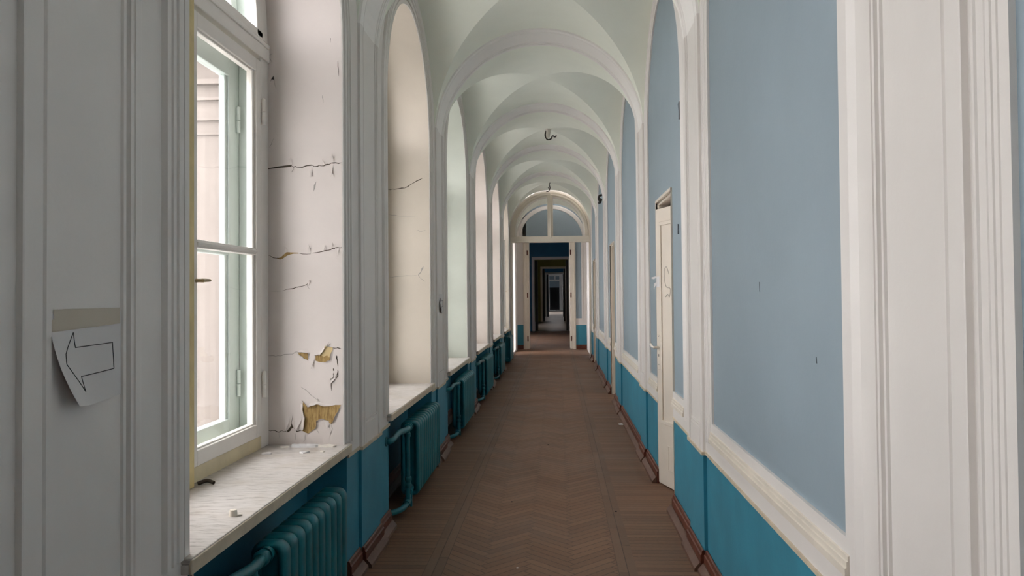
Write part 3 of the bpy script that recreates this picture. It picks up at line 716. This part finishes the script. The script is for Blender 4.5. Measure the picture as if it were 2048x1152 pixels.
# ------------------------------------------------------------------ skirting
def skirting(name, segs, s, label):
    """segs: (wall x, y0, y1); s = +1 wall on the left, -1 wall on the right"""
    m = MB()
    for X, y0, y1 in segs:
        top = [(0, 0.118), (0.006, 0.122), (0.014, 0.116), (0.018, 0.098), (0.024, 0.092), (0.024, 0.0), (0, 0)]
        m.prism([(X + s*d, y0, z) for d, z in top], (0, y1 - y0, 0), 0)
        sh = [(0.024, 0.050), (0.030, 0.050), (0.058, 0.018), (0.060, 0.0), (0.024, 0.0)]
        n = max(1, int((y1 - y0)/1.1)); L = (y1 - y0)/n
        for k in range(n):
            j = random.uniform(-0.004, 0.004)
            m.prism([(X + s*(d + j), y0 + k*L + 0.004, z) for d, z in sh], (0, L - 0.008, 0), 1)
    struct(m.build(name, ['skirt', 'shoe']), label, 'skirting')
sl, sr = [], []
for n in range(-1, 7):
    c = pier(n); x1 = XL + PROUD - 0.004; xw = XL - 0.006
    sl.append((x1, c - PH, c + PH))
    if n > -1: sl.append((xw, winc(n - 1) + NICHE1, c - PH)); sl.append((XN, winc(n - 1) + NICHE0, winc(n - 1) + NICHE1))
    if n < 6: sl.append((xw, c + PH, winc(n) + NICHE0))
for n in range(-1, 7):
    c = pier(n); sr.append((XR - PROUD + 0.004, c - PH, c + PH)); xw = XR + 0.006
    if n < 6:
        y0, y1 = c + PH, pier(n + 1) - PH; cc = bayc(n) + 0.02
        if n in DOORS: sr += [(xw, y0, cc + DY0), (xw, cc + DY1, y1)]
        else: sr.append((xw, y0, y1))
skirting('baseboard_left', sl, 1, 'red-brown skirting along the foot of the left piers')
skirting('baseboard_right', sr, -1, 'red-brown skirting stepping along the foot of the right wall')

# ------------------------------------------------------------------ radiators
def section_mesh(mb):
    """one cast-iron section: a flat loop with domed top, local y centre 0, front face at x 0"""
    d, z0, z1, r = 0.14, 0.075, 0.622, 0.045
    t, wy = 0.034, 0.078
    cl = []
    def arc(cx, cz, a0, a1, rr, n=7):
        for i in range(n + 1):
            a = a0 + (a1 - a0)*i/n; cl.append((cx + rr*math.cos(a), cz + rr*math.sin(a), math.cos(a), math.sin(a)))
    e = t/2; rr = r - e
    arc(-r, z1 - r, 0, PI/2, rr); arc(-d + r, z1 - r, PI/2, PI, rr); arc(-d + r, z0 + r, PI, 1.5*PI, rr); arc(-r, z0 + r, 1.5*PI, 2*PI, rr)
    sec = [(e*0.15, -wy/2), (e*0.72, -wy/2 + 0.008), (e, -wy/2 + 0.024), (e, wy/2 - 0.024), (e*0.72, wy/2 - 0.008), (e*0.15, wy/2), (-e, wy/2 - 0.012), (-e, -wy/2 + 0.012)]
    rows = [[(x + nx*o, yy, z + nz*o) for o, yy in sec] for x, z, nx, nz in cl]
    rows.append(rows[0]); mb.grid(rows, 0, True, True)
    for z in (z1 - 0.037, z0 + 0.055):
        mb.tube([(-d/2, -0.046, z), (-d/2, 0.046, z)], 0.027, 12)
    # middle web between the columns
    mb.box(-d + 0.035, -0.035, -0.006, 0.006, z0 + 0.03, z1 - 0.03)
sm = MB(); section_mesh(sm)
def make_radiator(nsec, y0, label, pipes=True, cap=False, src=None):
    root = empty('radiator', (-1.028, y0, 0)); pitch = 0.0915
    tag(root, label, 'radiator', 'cast-iron radiators under the windows')
    for i in range(nsec):
        if src is None and i == 0: o = sm.build('section', 'rad', root); make_radiator.src = o
        else:
            o = make_radiator.src.copy(); C.objects.link(o); o.parent = root
        o.location = (0, pitch*(i + 0.5), 0)
    zt, zb, xm = 0.585, 0.13, -0.07
    if pipes:
        if make_radiator.pipes is None:
            p = MB(); p.tube(bez([(-0.108, -0.600, 0.585), (-0.088, -0.597, 0.586), (-0.072, -0.565, 0.592), (-0.072, -0.50, 0.600), (-0.068, -0.38, 0.606), (-0.055, -0.26, 0.600), (-0.052, -0.16, 0.594), (xm, -0.05, zt), (xm, 0.0, zt)]), 0.020, 12)
            a = p.build('supply_pipe', 'rad', root)
            u = MB(); u.tube([(-0.1125, -0.600, 0.585), (-0.106, -0.600, 0.585)], [0.034, 0.031], 16); u.build('wall_flange', 'rad', a)
            u = MB(); u.tube([(xm, -0.075, zt), (xm, -0.070, zt), (xm, -0.035, zt), (xm, -0.03, zt)], [0.024, 0.031, 0.031, 0.024], 8); u.build('union_nut', 'rad', a); u = MB(); u.tube([(xm, -0.02, zt), (xm, 0.0, zt)], 0.030, 12); u.build('collar', 'rad', a)
            p = MB(); p.tube([(-0.046, -0.20, 0.590), (-0.044, -0.20, 0.35), (-0.045, -0.20, 0.09)], 0.017, 12)
            b = p.build('bypass_pipe', 'rad', root)
            u = MB()
            u.tube([(-0.042, -0.20, z) for z in (0.188, 0.19, 0.215, 0.217, 0.235, 0.237, 0.262, 0.264)], [0.02, 0.0235, 0.0235, 0.020, 0.020, 0.0235, 0.0235, 0.02], 12); u.build('coupling', 'rad', b)
            u = MB(); u.tube([(-0.0455, -0.20, 0.546), (-0.0455, -0.20, 0.572)], 0.023, 12); u.build('collar', 'rad', b)
            p = MB(); p.tube(bez([(xm, 0.0, zb), (xm, -0.06, zb - 0.01), (-0.05, -0.16, 0.10), (-0.05, -0.24, 0.075), (-0.07, -0.33, 0.065), (-0.12, -0.40, 0.06), (-0.18, -0.455, 0.06), (-0.25, -0.47, 0.06)]), 0.020, 12)
            c_ = p.build('return_pipe', 'rad', root)
            u = MB(); u.tube([(xm, -0.05, zb - 0.01), (xm, 0.0, zb)], 0.028, 12); u.build('collar', 'rad', c_); u = MB(); u.tube([(-0.05, -0.17, 0.097), (-0.05, -0.235, 0.077)], 0.027, 12); u.build('union_nut', 'rad', c_)
            u = MB(); u.box(-0.046, -0.030, -0.118, -0.104, 0.03, 0.15); u.build('bracket', 'rad', c_, bevel=0.003)
            make_radiator.pipes = [a, b, c_]
        else:
            for o in make_radiator.pipes: copy_tree(o, root)
    else:
        p = MB(); p.tube([(xm, -0.03, zt), (xm, 0.01, zt)], 0.034, 12); p.build('end_plug', 'rad', root); p = MB(); p.tube([(xm, -0.03, zb), (xm, 0.01, zb)], 0.034, 12); p.build('end_plug', 'rad', root)
    return root
make_radiator.pipes = None
rl = ['teal ribbed cast-iron radiator under the peeling window, cut by the bottom edge', 'teal cast-iron radiator with supply pipe under the cream-reveal window', 'teal cast-iron radiator under the greenish-reveal window', 'teal radiator under the fourth window on the left wall',
      'teal radiator under the fifth window on the left wall', 'small far teal radiator without pipes, last before the fanlight']
for n in range(6):
    y = winc(n) - 0.34
    make_radiator(10 if n == 0 else 12, y if n else 2.965, rl[n], n < 5, src=None if n == 0 else 1)

# ------------------------------------------------------------------ end wall, fanlight, enfilade of rooms
fl = empty('door_4', (0, YEND, 0)); struct(fl, 'cream arched fanlight and transom closing the vault at the far end', 'fanlight')
def zring(mb, y0, y1, ro, ri, zs, zc, mi=0, n=40, stilt=0.0):
    sec = [(ro, y0), (ro, y1), (ri, y1), (ri, y0), (ro, y0)]
    rows = []
    for r, y in sec:
        row = [(XC - r, y, zc)] + [(XC - r*math.cos(PI*i/n), y, zs + r*math.sin(PI*i/n)) for i in range(n + 1)] + [(XC + r, y, zc)]
        rows.append(row)
    mb.grid(rows, mi, False)
m = MB()
for ro, ri, y0, y1 in ((0.962, 0.925, -0.085, 0.05), (0.925, 0.90, -0.07, 0.05), (0.90, 0.868, -0.085, 0.05), (0.868, 0.84, -0.06, 0.05)):
    zring(m, y0, y1, ro, ri, ZS_T, 2.94)
m.build('arch_casing', 'cream', fl)
m = MB(); zring(m, -0.045, 0.04, 0.84, 0.805, ZS_T, 2.94); m.build('arch_bead', 'sash', fl)
m = MB(); m.box(XL + 0.012, XR - 0.012, -0.085, 0.05, 2.79, 2.94); m.box(XL + 0.012, XR - 0.012, -0.098, -0.085, 2.79, 2.83); m.build('transom', 'cream', fl, bevel=0.006)
m = MB(); m.box(XC - 0.060, XC + 0.016, -0.075, 0.05, 2.93, ZCROWN - 0.10); m.box(XC + 0.022, XC + 0.075, -0.065, 0.05, 2.94, ZCROWN - 0.12); m.box(XC - 0.005, XC + 0.030, -0.095, -0.05, 2.90, ZCROWN - 0.05); m.build('mullion', 'cream', fl, bevel=0.006)
m = MB(); m.prism([(XC - 0.82*math.cos(PI*i/32), 0.0, (ZS_T if 0 < i < 32 else 2.94) + 0.82*math.sin(PI*i/32)) for i in range(33)], (0, 0.004, 0)); m.build('pane', 'glass', fl)
m = MB()
for x0, x1 in ((XL + 0.012, XL + 0.05), (XR - 0.05, XR - 0.012)): m.box(x0, x1, -0.06, 0.05, 0.0, 2.79)
m.build('jamb_post', 'cream', fl, bevel=0.004)

# end wall of the corridor
DX0, DX1, DH = -0.87, 0.425, 3.06
def frontal(mb, y, x0, x1, z0, z1, mi): mb.face([(x0, y, z0), (x1, y, z0), (x1, y, z1), (x0, y, z1)], mi)
m = MB()
frontal(m, YDOOR, -1.4, DX0, ZWL, 4.2, 0); frontal(m, YDOOR, DX1, 1.1, ZWL, 3.15, 0); frontal(m, YDOOR, DX0, DX1, DH, 3.15, 0)
for x0, x1 in ((-1.4, DX0), (DX1, 1.1)): frontal(m, YDOOR - 0.004, x0, x1, 0, ZWL, 2)
frontal(m, YDOOR, DX0 - 0.1, 1.1, 3.15, 4.2, 1)
frontal(m, YDOOR - 0.003, DX1 + 0.09, XR - 0.135, ZWL + 0.17, 3.1, 1)
rows = [[(XC - r*math.cos(PI*i/40), YDOOR - 0.02*(k % 2), ZS_T + r*math.sin(PI*i/40)) for i in range(41)] for k, r in ((0, 1.0), (1, 0.975), (1, 0.90), (2, 0.885))]
m.grid(rows, 0, False)
struct(m.build('wall_end', ['white', 'blue', 'teal']), 'far corridor wall with double door, blue lunette and teal dado', 'wall')
m = MB()
for a, b, c_, d_ in ((DX1 + 0.085, XR - 0.13, ZWL + 0.13, ZWL + 0.165), (DX1 + 0.07, DX1 + 0.09, ZWL + 0.13, 3.12), (XR - 0.135, XR - 0.10, ZWL + 0.13, 3.12)): m.box(a, b, YDOOR - 0.02, YDOOR - 0.004, c_, d_)
m.box(DX1 + 0.03, XR, YDOOR - 0.024, YDOOR - 0.006, ZWL - 0.014, ZWL + 0.02)
struct(m.build('trim_40', 'pier'), 'white moulding round the narrow blue panel beside the far double door', 'moulding')
m = MB(); m.box(DX1 + 0.09, XR, YDOOR - 0.03, YDOOR - 0.005, 0, 0.12); m.box(XL, DX0 - 0.09, YDOOR - 0.03, YDOOR - 0.005, 0, 0.12)
struct(m.build('baseboard_end', 'skirt'), 'dark skirting either side of the far double door', 'skirting')

def casing(name, y, x0, x1, z1, w, label, mat='cream', depth=0.05):
    m = MB()
    for a, b in ((x0 - w, x0), (x1, x1 + w)):
        m.box(a, b, y - depth, y, 0, z1 + w); m.box(a + w*0.25, b - w*0.25, y - depth - 0.014, y - depth, 0, z1 + w*0.6)
    m.box(x0, x1, y - depth, y, z1, z1 + w); m.box(x0 - w, x1 + w, y - depth - 0.014, y - depth, z1 + w*0.55, z1 + w*0.8)
    return struct(m.build(name, mat, bevel=0.004), label, 'casing')
casing('trim_41', YDOOR - 0.004, DX0, DX1, DH, 0.09, 'cream casing of the double door at the end of the corridor')
dd = empty('door_5', (0, YDOOR + 0.02, 0)); struct(dd, 'cream double door at the corridor end with both leaves folded back', 'door')
for x0, x1 in ((DX0, DX0 + 0.075), (DX1 - 0.075, DX1)):
    m = MB(); m.box(x0, x1, -0.07, 0.56, 0.01, DH - 0.02); l_ = m.build('door_leaf', 'cream', dd, bevel=0.004)
    for z in (0.30, 1.52, 2.72):
        k = MB(); xc = (x0 + x1)/2; k.box(xc - 0.022, xc + 0.012, -0.078, -0.069, z - 0.07, z + 0.07); k.build('hinge_plate', 'skirt', l_)

YS = [YDOOR, 33.5, 45.0, 54.0, 77.0]
wallmats = ['navy', 'olive', 'navy', 'blue']
names = ['navy', 'olive', 'slate', 'pale']
ops = [None, (-0.95, 0.47, 3.0), (-0.83, 0.45, 2.98), (-0.72, 0.47, 2.90), (-0.75, 0.2, 2.18)]
for k in range(4):
    ya, yb = YS[k] + 0.25, YS[k + 1]
    m = MB(); xa, xb, zc = -3.2, 2.6, 4.2
    if k == 3: xa, xb = -2.0, 1.6
    # left wall with a tall window hole that lights the room
    yc = (ya + yb)/2; ww = {0: 2.2, 1: 0.8, 2: 0.4, 3: 4.0}[k]
    for y0, y1, z0, z1 in ((ya, yc - ww, 0, zc), (yc + ww, yb, 0, zc), (yc - ww, yc + ww, 0, 0.9), (yc - ww, yc + ww, 3.0, zc)):
        m.face([(xa, y0, z0), (xa, y1, z0), (xa, y1, z1), (xa, y0, z1)])
    m.face([(xb, ya, 0), (xb, yb, 0), (xb, yb, zc), (xb, ya, zc)])
    m.face([(xa, ya, zc), (xb, ya, zc), (xb, yb, zc), (xa, yb, zc)], 1)
    # near wall (back of the previous one) and its door reveal
    pa = (DX0, DX1, DH) if k == 0 else ops[k]
    for y, sgn in ((ya, 0),):
        frontal(m, y, xa, pa[0], 0, zc, 0); frontal(m, y, pa[1], xb, 0, zc, 0); frontal(m, y, pa[0], pa[1], pa[2], zc, 0)
    yr = YS[k]
    for x in (pa[0], pa[1]): m.face([(x, yr, 0), (x, ya, 0), (x, ya, pa[2]), (x, yr, pa[2])], 1)
    m.face([(pa[0], yr, pa[2]), (pa[1], yr, pa[2]), (pa[1], ya, pa[2]), (pa[0], ya, pa[2])], 1)
    # far wall
    pb = ops[k + 1]
    frontal(m, yb, xa, pb[0], 0, zc, 0); frontal(m, yb, pb[1], xb, 0, zc, 0); frontal(m, yb, pb[0], pb[1], pb[2], zc, 0)
    struct(m.build('wall_%s_room' % names[k], [wallmats[k], 'white']), '%s-walled room seen through the far double door' % ['navy', 'olive green', 'slate blue', 'pale blue, farthest'][k], 'wall')
    m = MB(); m.face([(xa, YS[k] + (0.2 if k == 0 else 0), 0), (xb, YS[k] + (0.2 if k == 0 else 0), 0), (xb, yb, 0), (xa, yb, 0)])
    struct(m.build('floor_%s_room' % names[k], 'floor' if k == 0 else 'lino'), '%s floor of the %s room beyond the double door' % ('brown' if k == 0 else 'pale', ['navy', 'olive green', 'slate blue', 'farthest'][k]), 'floor')
    if k < 3: casing('trim_%d' % (42 + k), yb - 0.003, pb[0], pb[1], pb[2], 0.11, '%s door casing in the enfilade beyond the double door' % ['largest grey', 'second cream', 'third narrow'][k], 'pier' if k == 0 else 'cream')
for k in range(3):
    pb = ops[k + 1]; y = YS[k + 1] + 0.3
    d = empty('door_%d' % (6 + k), (0, y, 0)); struct(d, '%s dark open door leaves in the enfilade of rooms' % ['nearest pair of', 'middle pair of', 'farthest pair of'][k], 'door')
    for x0, x1 in ((pb[0] + 0.01, pb[0] + 0.12), (pb[1] - 0.10, pb[1] - 0.01)):
        m = MB(); m.box(x0, x1, 0, 0.6, 0.01, pb[2] - 0.02); m.build('door_leaf', 'dark_door', d, bevel=0.004)
# farthest bright opening with an over-light
m = MB(); y = YS[4] - 0.02
m.box(-0.98, -0.75, y - 0.06, y, 0, 3.5); m.box(0.2, 0.55, y - 0.06, y, 0, 3.5); m.box(-0.98, 0.55, y - 0.08, y, 2.80, 2.95); m.box(-0.98, 0.55, y - 0.08, y, 3.28, 3.5); m.box(-0.27, -0.16, y - 0.08, y, 2.9, 3.3)
struct(m.build('trim_46', 'sash'), 'white over-light frame round the last dark opening', 'casing')
m = MB(); m.box(-0.75, 0.2, YS[4] + 0.02, YS[4] + 0.1, 0, 2.2); struct(m.build('wall_last_dark', 'black'), 'black-painted box standing for the dark opening at the very end of the enfilade', 'wall')
# back wall behind the camera
m = MB(); m.face([(-2.0, Y0, -0.05), (1.2, Y0, -0.05), (1.2, Y0, 4.5), (-2.0, Y0, 4.5)]); struct(m.build('wall_back', 'white'), 'white wall closing the corridor behind the camera', 'wall')

# ------------------------------------------------------------------ outside
m = MB(); YW = 25.0
m.face([(-3.3, YW, -4), (-34, YW, -4), (-34, YW, 13.5), (-3.3, YW, 13.5)])
for z, hh, d in ((8.35, 0.16, 0.22), (7.85, 0.10, 0.14), (7.2, 0.09, 0.12), (6.75, 0.06, 0.08), (9.3, 0.4, 0.5), (12.9, 0.5, 0.6)): m.box(-34, -3.3, YW - d, YW + 0.01, z, z + hh)
struct(m.build('facade_wing', 'facade'), 'pink courtyard facade, its stucco darkened against the daylight, seen through the nearest window', 'building')
m = MB(); m.face([(-60, -40, -4), (-1.745, -40, -4), (-1.745, 60, -4), (-60, 60, -4)]); struct(m.build('courtyard_ground', 'court'), 'grey courtyard ground below the windows', 'ground')

# ------------------------------------------------------------------ small things
def paper_arrow(name, x, yn, yf, zt, zb, curl, label, tape=True, lean=0.0):
    """A4 sheet taped to a pilaster, its near lower corner lifting; y grows away from the camera"""
    root = empty(name, (x, yn, zb)); tag(root, label, 'paper sign')
    Wd, Ht = yf - yn, zt - zb
    def P_(u, v, d=0.0):    # u 0 near .. 1 far, v 0 bottom .. 1 top
        w = max(0.0, min(1.0, (0.88 - v)/0.88)); k = max(0.0, 1 - u)**1.7 * w**1.25
        return (0.0015 + curl*k + d, Wd*u + lean*Wd*max(0.0, 1 - u)*w**2, Ht*v + 0.016*k + 0.020*max(0.0, u - 0.3)*(1 - v))
    m = MB(); N = 16
    m.grid([[P_(i/N, j/N) for i in range(N + 1)] for j in range(N + 1)], 0, True); m.grid([[P_(i/N, j/N, -0.0006) for i in range(N + 1)] for j in range(N + 1)], 0, True)
    pg = m.build('sheet', 'paper', root)
    def line(pts, r=0.0011):
        out = []
        for (u0, v0), (u1, v1) in zip(pts[:-1], pts[1:]):
            for k in range(10): t = k/10; out.append(P_(u0 + (u1-u0)*t, v0 + (v1-v0)*t, 0.0004))
        out.append(P_(*pts[-1], 0.0004))
        mm = MB(); mm.tube(out, r, 6); mm.build('arrow_outline', 'ink', pg)
    arrow = [(0.285, 0.80), (0.285, 0.640), (0.86, 0.640), (0.875, 0.33), (0.285, 0.325), (0.285, 0.155), (0.105, 0.47), (0.135, 0.58), (0.285, 0.80)]
    line(arrow, 0.0011 if tape else 0.002)
    if tape:
        t = MB(); t.prism([(0.0022, 0.0, Ht*0.82), (0.0022, Wd*0.98, Ht*0.865), (0.0022, Wd*0.975, Ht*1.045), (0.0022, Wd*0.035, Ht*1.045), (0.0022, Wd*0.035, Ht*0.945), (0.0022, Wd*0.0, Ht*0.945)], (0.0010, 0, 0))
        t.build('tape', 'tape', root)
    return root
xp = XL + PROUD - 0.009
paper_arrow('paper_sign', xp, 1.722, 2.010, 1.515, 1.288, 0.040, 'white sheet with a drawn left arrow under beige tape on the nearest pilaster', lean=0.16)
o = paper_arrow('paper_sign', xp + 0.002, 7.565, 7.85, 1.56, 1.365, 0.03, 'small far arrow sheet on the pilaster between the second and third windows', tape=False)
m = MB(); m.grid([[(0, 0, 0), (0.0, 0.16, 0)], [(0.035, 0.02, 0.08), (0.02, 0.16, 0.08)], [(0.012, 0.05, 0.24), (0.004, 0.16, 0.24)]], 0, True)
o = m.build('paper_scrap', 'paper', loc=(xp + 0.003, 16.25, 1.40)); tag(o, 'dark curling scrap of paper on the pilaster before the last window', 'paper')

def hook(kind, x, y, label):
    root = empty('ceiling_hook', (x, y, ZCROWN)); tag(root, label, 'ceiling hook', 'bare lamp hooks in the vault crowns')
    if kind == 0:
        m = MB(); m.tube([(0, 0, 0.01), (0, 0, -0.025)], [0.05, 0.035], 12); m.tube([(0, 0, -0.02), (-0.01, 0, -0.13)], [0.035, 0.028], 10); m.build('lamp_stub', 'plaster_bit', root)
        m = MB(); m.tube(bez([(-0.03, 0, -0.02), (-0.05, 0, -0.09), (-0.02, 0, -0.155), (0.035, 0, -0.15), (0.06, 0, -0.105), (0.10, 0, -0.12), (0.12, 0, -0.10)]), 0.011, 8); m.build('wire', 'iron', root)
    else:
        m = MB(); m.tube(bez([(0.02, 0, 0.01), (0.0, 0, -0.05), (0.015, 0, -0.12), (-0.02, 0, -0.19), (-0.07, 0, -0.20)]), 0.009, 8); m.build('wire', 'iron', root)
        m = MB(); m.tube(bez([(-0.03, 0, -0.10), (0.0, 0, -0.15), (0.01, 0, -0.17)]), 0.008, 8); m.build('wire', 'iron', root)
    return root
hook(0, -0.11, 12.02, 'lamp stub with curled wire hanging from the nearer vault crown')
hook(1, -0.155, 17.83, 'thin dangling wire hook in the vault crown before the fanlight')

# marks on the right wall: worn sockets and chips
def wall_chip(name, x, y, z, pts, label, cat='mark', mat='mark', d=0.004):
    m = MB(); m.prism([(0, a, b) for a, b in pts], (-d, 0, 0)); o = m.build(name, mat, loc=(x, y, z)); return tag(o, label, cat)
wall_chip('wall_plug', XB - 0.0005, 5.345, 2.76, [(0.035, 0.05), (-0.01, 0.06), (-0.03, 0.03), (-0.02, -0.02), (-0.01, -0.055), (0.01, -0.055), (0.005, 0.0)], 'dark broken plug hole high on the blue panel above the open door', 'wall hole', d=0.012)
wall_chip('wall_plug', XB - 0.0005, 5.49, 1.985, [(0.012, 0.035), (-0.012, 0.03), (-0.018, -0.035), (0.016, -0.035)], 'short dark slot on the blue strip beside the open ivory door', 'wall hole', d=0.006)
for y, z, s, lb in ((3.33, 1.57, 0.02, 'small dark scratch near the middle of the widest blue panel'), (2.62, 1.33, 0.010, 'tiny dent low on the widest blue panel near its white edge')):
    wall_chip('wall_scratch', XB - 0.0003, y, z, [(-0.004, -s), (0.003, -s*0.8), (0.005, s), (0.0, s*1.1)], lb, 'scratch', d=0.0012)
m = MB(); m.tube(bez([(0.0, 0, 0.08), (-0.05, 0.0, 0.06), (-0.06, 0.0, 0.0), (-0.03, 0.02, -0.05), (-0.07, 0.0, -0.07)]), 0.02, 8); m.tube([(0.0, 0, -0.02), (-0.05, 0.0, 0.0)], 0.03, 8)
o = m.build('cable_stub', 'iron', loc=(XB - 0.001, 14.55, 3.26)); tag(o, 'dark cable stub high on the fifth blue panel of the right wall', 'cable stub')

# debris on the sill and floor
def shard(name, x, y, z, L, W, label, rz=0.0, mat='plaster_bit', hgt=0.012, grp=None):
    m = MB(); n = 9
    pts = [(L/2*math.cos(2*PI*i/n)*random.uniform(0.7, 1.1), W/2*math.sin(2*PI*i/n)*random.uniform(0.7, 1.1)) for i in range(n)]
    bot = [Vector((a, b, 0)) for a, b in pts]; top = [Vector((a*0.96, b*0.96, hgt*random.uniform(0.5, 1.2))) for a, b in pts]
    m.grid([[tuple(p) for p in bot], [tuple(p) for p in top]], 0, False, True); m.face(bot); 
    cpt = (0, 0, hgt*1.1)
    for i in range(n): m.face([top[i], top[(i+1) % n], cpt])
    o = m.build(name, mat, loc=(x, y, z)); o.rotation_euler = (0, 0, rz)
    return tag(o, label, 'paint flake' if 'flake' in name else 'debris', grp)
g_ = 'paint flakes on the nearest sill'
shard('paint_flake', -1.315, 4.120, ZSILL, 0.17, 0.06, 'largest curled paint flake on the nearest sill, under the peeled wall', 0.1, 'paper', 0.014, g_)
shard('paint_flake', -1.215, 4.125, ZSILL, 0.14, 0.05, 'long flat paint flake at the outer end of the nearest sill', -0.15, 'plaster_bit', 0.010, g_)
shard('paint_flake', -1.275, 3.965, ZSILL, 0.05, 0.05, 'pale flake lying loose in front of the large flake on the sill', 0.5, 'paper', 0.008, g_)
shard('paint_flake', -1.455, 3.93, ZSILL, 0.055, 0.06, 'small white flake on the sill near the window corner', 0.9, 'paper', 0.008, g_)
shard('paint_flake', -1.42, 4.10, ZSILL, 0.05, 0.03, 'thin cream flake tucked in the far corner of the sill', 0.2, 'plaster_bit', 0.006, g_)
shard('paint_flake', -1.19, 3.99, ZSILL, 0.03, 0.03, 'tiny flake near the front of the sill by the pilaster', 0.3, 'plaster_bit', 0.005, g_)
m = MB(); m.tube([(0, 0, 0), (0, 0, 0.022)], [0.016, 0.013], 7); m.prism([(0.012, -0.01, 0.001), (0.032, 0.002, 0.001), (0.018, 0.016, 0.001)], (0, 0, 0.004)); o = m.build('plaster_crumb', 'off_white', loc=(-1.168, 2.825, ZSILL)); tag(o, 'beige plaster crumb alone in the middle of the nearest sill', 'debris')
m = MB(); m.tube(bez([(-0.03, -0.01, 0.006), (0.0, 0.01, 0.014), (0.035, 0.0, 0.008)]), 0.008, 7); o = m.build('window_wedge', 'crack', loc=(-1.478, 3.29, ZSILL)); tag(o, 'dark wedge of rubbish at the foot of the yellow mullion', 'debris')
shard('paper_bit', 0.735, 9.55, 0.0, 0.06, 0.10, 'white scrap of paper on the floor by the right skirting', 0.4, 'paper', 0.01)
shard('paper_bit', -0.24, 4.56, 0.0, 0.018, 0.012, 'tiny white chip on the parquet near the bottom of the picture', 0.4, 'paper', 0.004)
for k, (x, y, lb) in enumerate(((-0.355, 6.0, 'dark speck on the left half of the parquet'), (-0.11, 8.27, 'dark speck on the middle of the parquet farther on'), (0.40, 5.75, 'dark speck on the right border strip of the parquet'))):
    shard('floor_speck', x, y, 0.0, 0.014, 0.02, lb, 0.3, 'black', 0.004)

# ------------------------------------------------------------------ light, camera, view
wd_ = bpy.data.worlds.new('overcast_sky'); bpy.context.scene.world = wd_; wd_.use_nodes = True
bg = wd_.node_tree.nodes['Background']; bg.inputs[0].default_value = (1.0, 0.962, 0.975, 1); bg.inputs[1].default_value = 5.0
def portal(x, y, z, w, hgt):
    l = bpy.data.lights.new('window_portal', 'AREA'); l.shape = 'RECTANGLE'; l.size = w; l.size_y = hgt; l.cycles.is_portal = True
    o = bpy.data.objects.new('window_portal', l); C.objects.link(o); o.location = (x, y, z); o.rotation_euler = (PI/2, 0, -PI/2)
for n in NB: portal(-1.80, winc(n), 2.28, 1.8, 3.05)
portal(-1.80, CE, 1.75, 1.0, 3.5)

S = bpy.context.scene
cam = bpy.data.cameras.new('camera'); co = bpy.data.objects.new('camera', cam); C.objects.link(co); S.camera = co
cam.sensor_width = 36; cam.lens = 28.125; cam.clip_start = 0.02; cam.clip_end = 300
yaw, pitch, roll = math.radians(3.2335), math.radians(1.2), math.radians(0.5)
co.location = (0, 0, 1.55)
f = Vector((-math.sin(yaw)*math.cos(pitch), math.cos(yaw)*math.cos(pitch), math.sin(pitch)))
r0 = Vector((math.cos(yaw), math.sin(yaw), 0)); u0 = r0.cross(f)
r = r0*math.cos(roll) - u0*math.sin(roll); u = u0*math.cos(roll) + r0*math.sin(roll)
co.matrix_world = Matrix(((r.x, u.x, -f.x, 0), (r.y, u.y, -f.y, 0), (r.z, u.z, -f.z, 1.55), (0, 0, 0, 1)))
cam.shift_y = -20.72/2048
S.view_settings.view_transform = 'Standard'; S.view_settings.look = 'None'; S.view_settings.exposure = 1.05; S.view_settings.gamma = 1.0
S.view_settings.use_curve_mapping = False
S.cycles.use_denoising = True
S.cycles.max_bounces = 14; S.cycles.diffuse_bounces = 8; S.cycles.glossy_bounces = 4; S.cycles.transparent_max_bounces = 24
S.cycles.caustics_reflective = False; S.cycles.caustics_refractive = False
S.cycles.sample_clamp_indirect = 6
